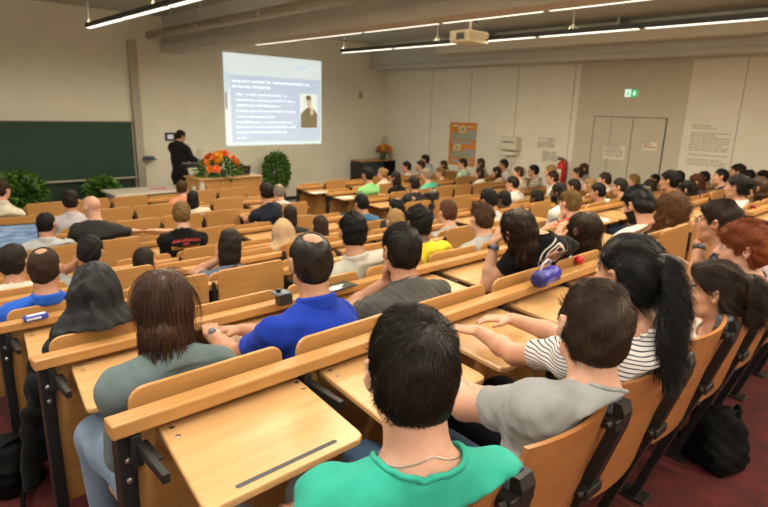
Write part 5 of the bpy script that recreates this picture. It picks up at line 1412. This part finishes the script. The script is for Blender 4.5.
def leaves(rnd, n, sampler, L, W):
    vs, fs = [], []
    for _ in range(n):
        c, out = sampler(rnd); out = V(out).normalized()
        d = (out+V((rnd.gauss(0, .6), rnd.gauss(0, .6), rnd.gauss(0, .5)-0.15))).normalized()
        sd = d.cross(V((rnd.gauss(0, 1), rnd.gauss(0, 1), rnd.gauss(0, 1)))).normalized(); nn = d.cross(sd)
        l, w = L*rnd.uniform(.6, 1.2), W*rnd.uniform(.7, 1.2); b = len(vs); c = V(c)
        vs += [c, c+d*l*.35+sd*w*.5+nn*w*.15, c+d*l*.75+sd*w*.38, c+d*l-nn*w*.2, c+d*l*.75-sd*w*.38, c+d*l*.35-sd*w*.5+nn*w*.15, c+d*l*.5-nn*w*.1]
        fs += [(b, b+1, b+6), (b+1, b+2, b+6), (b+2, b+3, b+6), (b+3, b+4, b+6), (b+4, b+5, b+6), (b+5, b, b+6)]
    return MB().add(vs, fs)
def ell_sampler(cx, cy, cz, rx, ry, rz, lo=0.5):
    def f(r):
        while True:
            q = V((r.uniform(-1, 1), r.uniform(-1, 1), r.uniform(-1, 1)))
            if lo < q.length < 1: break
        return (cx+q.x*rx, cy+q.y*ry, cz+q.z*rz), (q.x/rx, q.y/ry, q.z/rz)
    return f
POT = plain('plant_pot', (0.05, 0.045, 0.042, 1), 0.5)
def plant(px, pyt, y, rx, h, label, column, seed):
    p = at_y(px, pyt, y); rnd = random.Random(seed)
    e = empty('potted_shrub', (p.x, y, 0), label, 'plant')
    MB().lathe([(0.13, 0), (0.19, 0.02), (0.22, 0.30), (0.225, 0.32), (0.20, 0.32), (0.19, 0.28)], None, 22).build('pot', POT, e, True)
    MB().tube([(0, 0, 0.28), (0.01, 0.01, p.z*0.6), (0, 0, p.z*0.85)], [0.022, 0.016, 0.008], 8).build('trunk', plain('bark', (0.07, 0.045, 0.03, 1), 0.8), e, True)
    z0 = 0.38; zc = (p.z+z0)/2; rz = (p.z-z0)/2
    sm_ = ell_sampler(0, 0, zc, rx, rx, rz, 0.35)
    leaves(rnd, 1500 if column else 1300, sm_, 0.075 if column else 0.10, 0.045 if column else 0.062).build('foliage', LEAFM, e)
    leaves(rnd, 560, ell_sampler(0, 0, zc, rx, rx, rz, 0.8), 0.085, 0.05).build('young_leaves', LEAFL, e)
plant(276, 152.5, 11.5, 0.31, 1.2, 'tall rounded shrub in a pot in front of the slide', True, 1)
plant(15, 172, 11.3, 0.44, 1.1, 'large bushy potted plant before the left part of the chalkboard', False, 2)
plant(101, 177, 11.3, 0.31, 1.0, 'smaller potted bush before the right part of the chalkboard', False, 3)

OR1, OR2, YE = plain('flower_orange', (0.72, 0.16, 0.012, 1), 0.6), plain('flower_red_orange', (0.62, 0.07, 0.012, 1), 0.6), plain('flower_yellow', (0.78, 0.38, 0.02, 1), 0.6)
def bloom(r, seed):
    rnd = random.Random(seed); m_ = MB()
    for ring_, n_, tilt in ((1.0, 11, 0.25), (0.72, 9, 0.65), (0.42, 7, 1.05)):
        for k in range(n_):
            a_ = 2*math.pi*(k+rnd.random()*0.4)/n_; d = V((math.cos(a_)*math.cos(tilt), math.sin(a_)*math.cos(tilt), math.sin(tilt))); sd = V((-math.sin(a_), math.cos(a_), 0))
            b0 = d*r*0.12; w = r*0.30
            m_.add([b0, b0+d*r*0.5*ring_+sd*w, b0+d*r*ring_+sd*w*0.5, b0+d*r*ring_-sd*w*0.5, b0+d*r*0.5*ring_-sd*w], [(0, 1, 2, 3, 4)])
    m_.lathe([(r*0.2, 0.0), (r*0.25, r*0.12), (r*0.12, r*0.25)], None, 8)
    return m_.mesh('bloom')
def bouquet(name, loc, label, rx, h, blooms, seed, bowl):
    rnd = random.Random(seed); e = empty(name, loc, label, 'flowers')
    if bowl:
        MB().lathe([(0.07, 0), (0.12, 0.01), (0.15, 0.07), (0.14, 0.075), (0.11, 0.03)], None, 20).build('bowl', plain('bowl_grey', (0.30, 0.32, 0.30, 1), 0.3), e, True); zc = 0.1
    else:
        for dx in (-0.05, 0.06): MB().lathe([(0.03, 0), (0.04, 0.02), (0.035, 0.14), (0.026, 0.2)], Matrix.Translation((dx, 0, 0)), 14).build('vase', plain('vase_green', (0.03, 0.06, 0.03, 1), 0.2), e, True)
        zc = 0.26
        MB().lathe([(0.02, 0.0), (0.17, 0.03), (0.20, 0.055), (0.17, 0.05), (0.02, 0.02)], Matrix.Translation((0, 0, 0.18)), 20).build('dish', OR2, e, True)
        for k in range(5):
            a_ = k*1.3; MB().tube([(0.05*math.cos(a_), 0.03*math.sin(a_), 0.2), (-0.06+0.02*k, 0.02*math.sin(a_), 0.45), (-0.05+0.05*k, 0, 0.62+0.03*(k % 2)), (0.02+0.06*k, 0, 0.60-0.05*k)], 0.004, 5).build('twig', LEAFM, e)
    leaves(rnd, 420 if bowl else 110, ell_sampler(0, 0, zc, rx*1.15, rx*0.8, h*(0.62 if bowl else 0.5), 0.3), 0.13 if bowl else 0.07, 0.045 if bowl else 0.03).build('foliage', LEAFM, e)
    leaves(rnd, 120 if bowl else 40, ell_sampler(0, 0, zc, rx*1.1, rx*0.8, h*0.5, 0.6), 0.12 if bowl else 0.07, 0.03).build('light_foliage', LEAFL, e)
    for i in range(blooms):
        u = rnd.uniform(-1, 1); w = rnd.uniform(-1, 0.5); zz = math.sqrt(max(0.03, 1-u*u*0.9-w*w*0.6))
        me = bloom(rnd.uniform(0.045, 0.068), seed*31+i); me.materials.append([OR1, OR2, YE, OR1, YE][i % 5])
        o = link('bloom', me, e, (u*rx*0.85, w*rx*0.8-0.04, zc+zz*h*0.80))
        o.rotation_euler = (0.75-w*0.5+rnd.uniform(-.3, .3), u*0.8, rnd.uniform(0, 6))
pf = at_z(226, 177, TZ)
bouquet('flower_arrangement', (pf.x, 9.72, TZ), 'big orange and yellow flower arrangement on the lectern cabinet', 0.36, 0.40, 46, 4, True)
pl = at_y(240, 172, 9.8)
lt = empty('laptop', (pl.x, 9.80, TZ), 'black laptop beside the flowers on the lectern cabinet', 'laptop')
MB().box((-0.14, -0.12, 0), (0.14, 0.08, 0.018), c=0.004).build('keyboard_base', BLACK, lt)
MB().box((-0.14, -0.13, 0.015), (0.14, -0.118, 0.20), Matrix.Rotation(math.radians(12), 4, 'X'), c=0.003).build('lid', BLACK, lt)

ms_y = 10.55
pm_ = at_y(187, 164.5, ms_y)
mst = empty('music_stand', (pm_.x, ms_y, 0), 'black music stand in front of the speaker', 'music stand')
MB().tube([(0, 0, 0.25), (0, 0, pm_.z-0.02)], 0.014, 10).build('pole', BLACK, mst, True)
for k in range(3):
    a_ = 2*math.pi*k/3+0.4; MB().tube([(0, 0, 0.30), (0.28*math.cos(a_), 0.28*math.sin(a_), 0.01)], 0.01, 8).build('leg', BLACK, mst, True)
MB().box((-0.22, -0.02, 0), (0.22, 0.02, 0.30), Matrix.Translation((0, 0.0, pm_.z-0.05)) @ Matrix.Rotation(math.radians(70), 4, 'X'), c=0.006).build('desk_plate', BLACK, mst)
q = PERSON[200]; hp = V((q['wrL']+q['wrR'])/2)+V(q['O'])
nsht = MB().box((-0.10, -0.002, -0.06), (0.10, 0.002, 0.20), Matrix.Translation(hp+V(q['fwd'])*0.13+V((0, 0, 0.03))) @ Matrix.Rotation(math.radians(-70), 4, 'Z') @ Matrix.Rotation(math.radians(-30), 4, 'X')).build('sheet_of_notes', PAPER); tag(nsht, 'white sheet of notes in the hands of the speaker', 'paper')
wc = MB().lathe([(0.05, 0), (0.058, 0.02), (0.055, 0.2), (0.03, 0.25), (0.032, 0.28)], None, 16)
GLASS = plain('frosted_bottle', (0.40, 0.40, 0.37, 1), 0.15)
gp = at_z(200.5, 188, 0.81)
jt = empty('side_stand', (4.28, 9.28, 0), 'small round side stand in front of the lectern cabinet', 'side table')
MB().lathe([(0.26, 0.0), (0.27, 0.01), (0.27, 0.022), (0.26, 0.03)], Matrix.Translation((0, 0, 0.80)), 24).build('table_top', PAPER, jt, True)
MB().tube([(0, 0, 0.02), (0, 0, 0.80)], 0.025, 10).build('pole', BLACK, jt, True); MB().lathe([(0.2, 0), (0.2, 0.015), (0.03, 0.03)], None, 20).build('base', BLACK, jt, True)
for dx, sc_, lb in ((0.06, 0.8, 'taller white carafe on the small side stand'), (-0.09, 0.55, 'shorter white cup on the small side stand')):
    o = empty('carafe' if sc_ > 0.6 else 'cup', (4.28+dx, 9.26, 0.83), lb, 'carafe' if sc_ > 0.6 else 'cup')
    mm = MB().lathe([(0.05*sc_, 0), (0.058*sc_, 0.02), (0.055*sc_, 0.17*sc_), (0.035*sc_, 0.22*sc_), (0.04*sc_, 0.25*sc_)], None, 16).build('vessel', GLASS, o, True)
    MB().tube([(0.05*sc_, 0, 0.16*sc_), (0.10*sc_, 0, 0.15*sc_), (0.10*sc_, 0, 0.06*sc_), (0.055*sc_, 0, 0.04*sc_)], 0.008, 7).build('handle', BLACK, o, True)

sb_ = empty('sideboard', (10.05, 11.62, 0), 'low black and beech sideboard in the front corner', 'sideboard')
MB().box((0, 0, 0.93), (1.25, 0.5, 0.96), c=0.004).build('top', BEECHP, sb_)
MB().box((0.0, 0.02, 0.0), (0.03, 0.5, 0.93)).build('side_panel', BLACK, sb_); MB().box((1.22, 0.02, 0.0), (1.25, 0.5, 0.93)).build('side_panel', BLACK, sb_)
MB().box((0.03, 0.46, 0.0), (1.22, 0.48, 0.93)).build('rear_panel', GREYPL, sb_)
MB().box((0.03, 0.03, 0.45), (1.22, 0.46, 0.47)).build('shelf', BEECHP, sb_); MB().box((0.03, 0.04, 0.0), (1.22, 0.46, 0.05)).build('plinth', BLACK, sb_)
pq = at_y(386.5, 163.5, 11.8)
bouquet('corner_bouquet', (min(pq.x, 10.95), 11.8, 0.96), 'orange bouquet with curling twigs on the corner sideboard', 0.20, 0.16, 18, 9, False)
PINK = plain('ribbon_pink', (0.42, 0.16, 0.26, 1), 0.5); BOTT = plain('clear_bottle', (0.58, 0.50, 0.44, 1), 0.15)
for i, (px_, lb) in enumerate(((400.5, 'pink ribboned bottle nearest the orange bouquet'), (407.5, 'pink ribboned bottle in the middle of the three'), (416, 'pink ribboned bottle furthest from the orange bouquet'))):
    p = at_y(px_, 160, 11.75); x = min(p.x, 11.2)
    o = empty('gift_bottle', (10.72+0.22*i if False else x, 11.75, 0.96), lb, 'bottle', 'gift bottles with pink ribbons')
    MB().lathe([(0.03, 0), (0.037, 0.01), (0.037, 0.16), (0.014, 0.22), (0.014, 0.29)], None, 14).build('glass', BOTT, o, True)
    MB().lathe([(0.016, 0.2), (0.03, 0.22), (0.055, 0.27), (0.05, 0.275), (0.016, 0.235)], None, 12).tube([(0, -0.03, 0.22), (0.03, -0.06, 0.14), (0.02, -0.05, 0.08)], 0.008, 5).build('ribbon', PINK, o, True)

# ------------------------------------------------------------------ things on the desks
def desk_z(row): return FLOOR[row]+0.841
def rail_z(row): return FLOOR[row]+0.909
SHEET = plain('sheet_white', (0.70, 0.68, 0.63, 1), 0.8)
def sheet(px, py, row, label, w=0.21, l=0.297, rz=0.0, mat=SHEET, lines=True, at=None):
    p = at_z(px, py, desk_z(row)) if at is None else V((at[0], PY[row]+at[1], 0)); e = empty('sheet_of_paper', (p.x, p.y, desk_z(row)), label, 'paper', rz=rz)
    MB().box((-w/2, -l/2, 0), (w/2, l/2, 0.0012)).build('page', mat, e)
    if lines:
        m_ = MB(); r_ = random.Random(int(px))
        for k in range(12):
            yy = l/2-0.03-k*0.019; m_.box((-w/2+0.02, yy, 0.0012), (-w/2+0.02+(w-0.04)*r_.uniform(.5, 1), yy+0.004, 0.0015))
        m_.build('printed_text', INK, e)
    return e
sheet(318, 192.5, 'I', 'white programme sheet on the first tablet beside the middle aisle', rz=1.5)
sheet(345, 197.5, 'H', 'white programme sheet on the tablet next to the green t-shirt man', rz=1.5)
sheet(613, 222, 'C', 'printed sheet on the tablet beyond the bearded man looking down', 0.18, 0.25, 0.5, at=(6.20, -0.28))
sheet(172, 267, 'E', 'folded light blue sheet by the woman with hair tied low', 0.17, 0.2, 0.6, plain('sheet_blue', (0.52, 0.60, 0.62, 1), 0.8))
sheet(202, 278, 'D', 'small cream sheet between two folded tablets', 0.12, 0.16, 0.2, plain('sheet_cream', (0.70, 0.64, 0.46, 1), 0.8))
sheet(640, 300, 'A', 'small notepad by the woman in the striped top', 0.12, 0.16, 0.4, at=(2.76, -0.33))

p = at_y(20, 246, 6.60); 
lp = empty('laptop', (p.x, 6.62, desk_z('G')), 'open laptop with a bright blue sky desktop', 'laptop', rz=math.radians(-14))
MB().box((-0.18, -0.24, 0), (0.18, 0.0, 0.018), c=0.004).build('keyboard_base', BLACK, lp)
Ml = Matrix.Translation((0, 0.0, 0.015)) @ Matrix.Rotation(math.radians(-14), 4, 'X')
MB().box((-0.18, 0, 0), (0.18, 0.012, 0.245), Ml, c=0.003).build('lid', BLACK, lp)
m, nt, b = newmat('laptop_sky'); v = texcoord(nt, (1, 1, 5)); n = noise(nt, v, 6, 3)
cc_ = ramp(nt, n, [(0.35, (0.09, 0.17, 0.28, 1)), (0.7, (0.38, 0.50, 0.62, 1))]); nt.links.new(cc_, b.inputs['Emission Color']); b.inputs['Emission Strength'].default_value = 0.9; b.inputs['Base Color'].default_value = (0.02, 0.02, 0.02, 1)
MB().box((-0.166, -0.002, 0.016), (0.166, 0.0, 0.232), Ml).build('display', m, lp)

p = at_z(36, 319.5, rail_z('C')); 
ti = empty('tissue_pack', (p.x, p.y, rail_z('C')), 'blue and white tissue pack on the rail behind the bright blue collar', 'tissue pack', rz=0.1)
MB().box((-0.055, -0.024, 0), (0.055, 0.024, 0.028), c=0.008).build('wrapper', plain('tissue_blue', (0.02, 0.05, 0.36, 1), 0.35), ti)
MB().box((-0.048, -0.0245, 0.010), (0.02, -0.0235, 0.020)).box((-0.04, -0.012, 0.0278), (0.045, 0.010, 0.0286)).build('white_band', SHEET, ti)
p = at_z(190, 270, desk_z('E'))
ph_ = empty('pencil_case', (1.97, p.y, desk_z('E')), 'flat black pencil case by the light blue sheet', 'pencil case', rz=0.25)
MB().box((-0.11, -0.045, 0), (0.11, 0.045, 0.03), c=0.012).build('case', BLACK, ph_); MB().box((-0.10, -0.004, 0.03), (0.10, 0.004, 0.033)).build('zip', GREYPL, ph_)
p = at_z(284, 304, rail_z('B'))
cu = empty('black_mug', (p.x, p.y, rail_z('B')), 'squat black lidded mug on the rail in front of the royal blue polo', 'mug')
MB().box((-0.035, -0.03, 0), (0.035, 0.03, 0.055), c=0.008).build('body', plain('mug_black', (0.02, 0.02, 0.022, 1), 0.25), cu); MB().box((-0.055, -0.032, 0.055), (0.025, 0.032, 0.068), c=0.006).build('lid', GREYPL, cu); MB().tube([(-0.03, 0, 0.066), (-0.03, 0, 0.085)], 0.012, 10).build('knob', BLACK, cu)
p = at_z(340, 288, rail_z('B'))
er = empty('e_reader', (p.x, p.y+0.005, rail_z('B')), 'dark tablet computer lying on the rail before the charcoal t-shirt man', 'tablet computer', rz=0.12)
MB().box((-0.10, -0.045, 0), (0.10, 0.06, 0.010), c=0.004).build('case', BLACK, er); MB().box((-0.088, -0.036, 0.010), (0.088, 0.052, 0.0105)).build('display', plain('dark_display', (0.045, 0.055, 0.045, 1), 0.12), er)
p = at_z(547, 284, rail_z('A'))
wbt = empty('drinking_bottle', (p.x, p.y, rail_z('A')+0.042), 'blue drinking bottle lying on the rail before the striped top', 'bottle', rz=0.10)
BLP = plain('bottle_blue', (0.018, 0.018, 0.30, 1), 0.22)
Mx = Matrix.Rotation(math.radians(90), 4, 'Y')
MB().lathe([(0.02, -0.10), (0.04, -0.095), (0.042, -0.08), (0.042, -0.02), (0.039, -0.01), (0.039, 0.01), (0.042, 0.02), (0.042, 0.06), (0.034, 0.085)], Mx, 22).build('flask', BLP, wbt, True)
MB().lathe([(0.036, 0.082), (0.038, 0.086), (0.036, 0.11), (0.02, 0.115)], Matrix.Scale(-1, 4, V((1, 0, 0))) @ Matrix.Translation((0.0, 0, 0)) @ Mx, 18).build('cap', plain('cap_navy', (0.012, 0.015, 0.12, 1), 0.3), wbt, True)
MB().tube([(-0.09, 0, 0.03), (-0.07, 0.0, 0.07), (-0.02, 0.0, 0.085), (0.01, 0, 0.075), (0.005, 0, 0.045)], 0.006, 7).build('carry_loop', plain('loop_lilac', (0.36, 0.36, 0.50, 1), 0.5), wbt, True)
p = at_z(579, 264, rail_z('A'))
rb = MB().lathe([(0.006, -0.024), (0.02, -0.018), (0.026, 0.0), (0.021, 0.018), (0.008, 0.024)], Matrix.Translation((p.x, p.y, rail_z('A')+0.024)), 16).build('red_apple', plain('apple_red', (0.55, 0.02, 0.025, 1), 0.3), None, True); tag(rb, 'small red apple on the rail behind the pale grey top', 'apple')
def packet(px, py, row, label, col, w=0.12, d=0.05, h=0.03, rz=0.2, name='snack_packet', cat='packet', rail=False, at=None):
    z = rail_z(row) if rail else desk_z(row); p = at_z(px, py, z) if at is None else V((at[0], PY[row]+at[1], z))
    e = empty(name, (p.x, p.y, z), label, cat, rz=rz)
    MB().box((-w/2, -d/2, 0), (w/2, d/2, h), c=min(h, d)*0.25).build('wrapper', plain(name+'_%d' % int(px), col, 0.35), e)
    MB().box((-w*0.3, -d/2-0.0006, h*0.3), (w*0.3, -d/2, h*0.7)).build('band', SHEET, e)
packet(610, 203.5, 'D', 'green and white packet lying beyond the bearded man looking down', (0.20, 0.42, 0.06, 1), 0.2, 0.07, 0.04)
packet(699, 209, 'B', 'bright red packet on the desk behind the ginger curls', (0.60, 0.02, 0.015, 1), 0.13, 0.05, 0.04, -0.3, at=(7.12, -0.33))
packet(697, 204, 'B', 'crumpled white packet beside the bright red one', (0.62, 0.58, 0.52, 1), 0.14, 0.08, 0.03, 0.4, at=(7.24, -0.20))
packet(754, 208, 'A', 'small red purse on the rail at the aisle end', (0.22, 0.015, 0.015, 1), 0.08, 0.04, 0.03, 0.1, 'purse', 'purse', True)

# camera on a tripod in the middle aisle
p = at_x(433, 192, 5.38)
tr = empty('tripod_camera', (5.38, p.y, FLOOR['D']), 'black camera on a tripod in the middle aisle', 'camera')
zt = p.z-FLOOR['D']
MB().box((-0.075, -0.05, zt-0.10), (0.075, 0.05, zt), c=0.012).build('camera_body', BLACK, tr)
MB().tube([(0, 0.05, zt-0.05), (0, 0.13, zt-0.05)], 0.035, 14).build('lens', BLACK, tr, True); MB().box((-0.03, -0.03, zt), (0.03, 0.03, zt+0.03), c=0.006).build('flash_housing', STEEL, tr)
MB().tube([(0, 0, zt-0.30), (0, 0, zt-0.10)], 0.018, 10).box((-0.03, -0.03, zt-0.22), (0.03, 0.03, zt-0.16), c=0.006).build('head', BLACK, tr)
for k in range(3):
    a_ = 2*math.pi*k/3+0.5; MB().tube([(0.02*math.cos(a_), 0.02*math.sin(a_), zt-0.28), (0.32*math.cos(a_), 0.32*math.sin(a_), 0.01)], [0.015, 0.010], 8).build('leg', BLACK, tr, True)

# bags and a jacket
def soft_bag(name, loc, size, label, seed, cat='bag', rz=0.0, strap=True):
    e = empty(name, loc, label, cat, rz=rz); sx_, sy_, sz_ = size
    F = Field(n3((-sx_, -sy_, -0.02)), n3((sx_, sy_, sz_*1.15)), 0.014)
    F.ball(n3((0, 0, sz_*0.36)), n3((sx_*0.5, sy_*0.5, sz_*0.40)), None, 0.0); F.ball(n3((0, 0, sz_*0.12)), n3((sx_*0.52, sy_*0.54, sz_*0.18)), None, 0.08)
    F.ball(n3((0, 0, sz_*0.75)), n3((sx_*0.30, sy_*0.34, sz_*0.26)), None, 0.08)
    sl_, Q_ = F.grid(); F.D += wob(seed, 0.012, 20)(Q_)+wob(seed+1, 0.005, 55)(Q_); F.D = np.maximum(F.D, 0.002-Q_[..., 2])
    vs_, qs_ = F.mesh(); link('bag_body', np_mesh('bag_body', vs_, qs_, [BAGC]), e)
    MB().tube([(-0.05, -sy_*0.2, sz_*0.9), (-0.03, -sy_*0.24, sz_*1.02), (0.03, -sy_*0.24, sz_*1.02), (0.05, -sy_*0.2, sz_*0.9)], 0.010, 7).build('handle', BAGC, e, True)
    if strap:
        MB().tube([(-sx_*0.35, -sy_*0.3, sz_*0.6), (-sx_*0.6, -sy_*0.75, sz_*0.2), (-sx_*0.75, -sy_*0.95, 0.02), (-sx_*0.3, -sy_*0.95, 0.015), (0.0, -sy_*0.5, 0.06)], 0.012, 7).build('strap', BAGC, e, True)
    return e
BAGC = plain('black_nylon', (0.003, 0.003, 0.0035, 1), 0.75, 0, 0.2, 40, 0.1)
soft_bag('backpack', (0.33, 3.0, FLOOR['B']), (0.27, 0.26, 0.26), 'black backpack with loose straps on the carpet at the row end', 4, 'backpack', 0.3)
BAGC.node_tree.nodes['Principled BSDF'].inputs['Specular IOR Level'].default_value = 0.12
p = at_z(722, 466, FLOOR['0'])
soft_bag('shoulder_bag', (p.x+0.05, p.y+0.05, FLOOR['0']), (0.31, 0.26, 0.27), 'black bag on the carpet behind the bare rear seats', 7, 'bag', 0.4, False)
jk = empty('jacket', (0.42, 2.82, FLOOR['B']), 'black jacket hanging down at the row end beside the charcoal headscarf', 'jacket')
F = Field(n3((-0.2, -0.26, 0.1)), n3((0.26, 0.3, 0.75)), 0.012)
F.cone(n3((0.08, 0.12, 0.60)), n3((0.03, 0.04, 0.22)), 0.05, 0.075, 0.05); F.cone(n3((0.05, -0.02, 0.58)), n3((0.0, -0.04, 0.25)), 0.045, 0.055, 0.05)
sl, PP = F.grid(); F.D += wob(12, 0.012, 26)(PP)
vs, qs = F.mesh(); link('jacket_body', np_mesh('jacket_body', vs, qs, [cloth(BLK)]), jk)
F = Field(n3((-0.25, -0.3, 0.05)), n3((0.25, 0.2, 0.6)), 0.012); F.cone(n3((0.0, -0.05, 0.46)), n3((-0.05, -0.10, 0.14)), 0.042, 0.034, 0.02); sl, PP = F.grid(); F.D += wob(13, 0.008, 40)(PP)
vs, qs = F.mesh(); link('sleeve', np_mesh('sleeve', vs, qs, [cloth(BLK)]), jk)
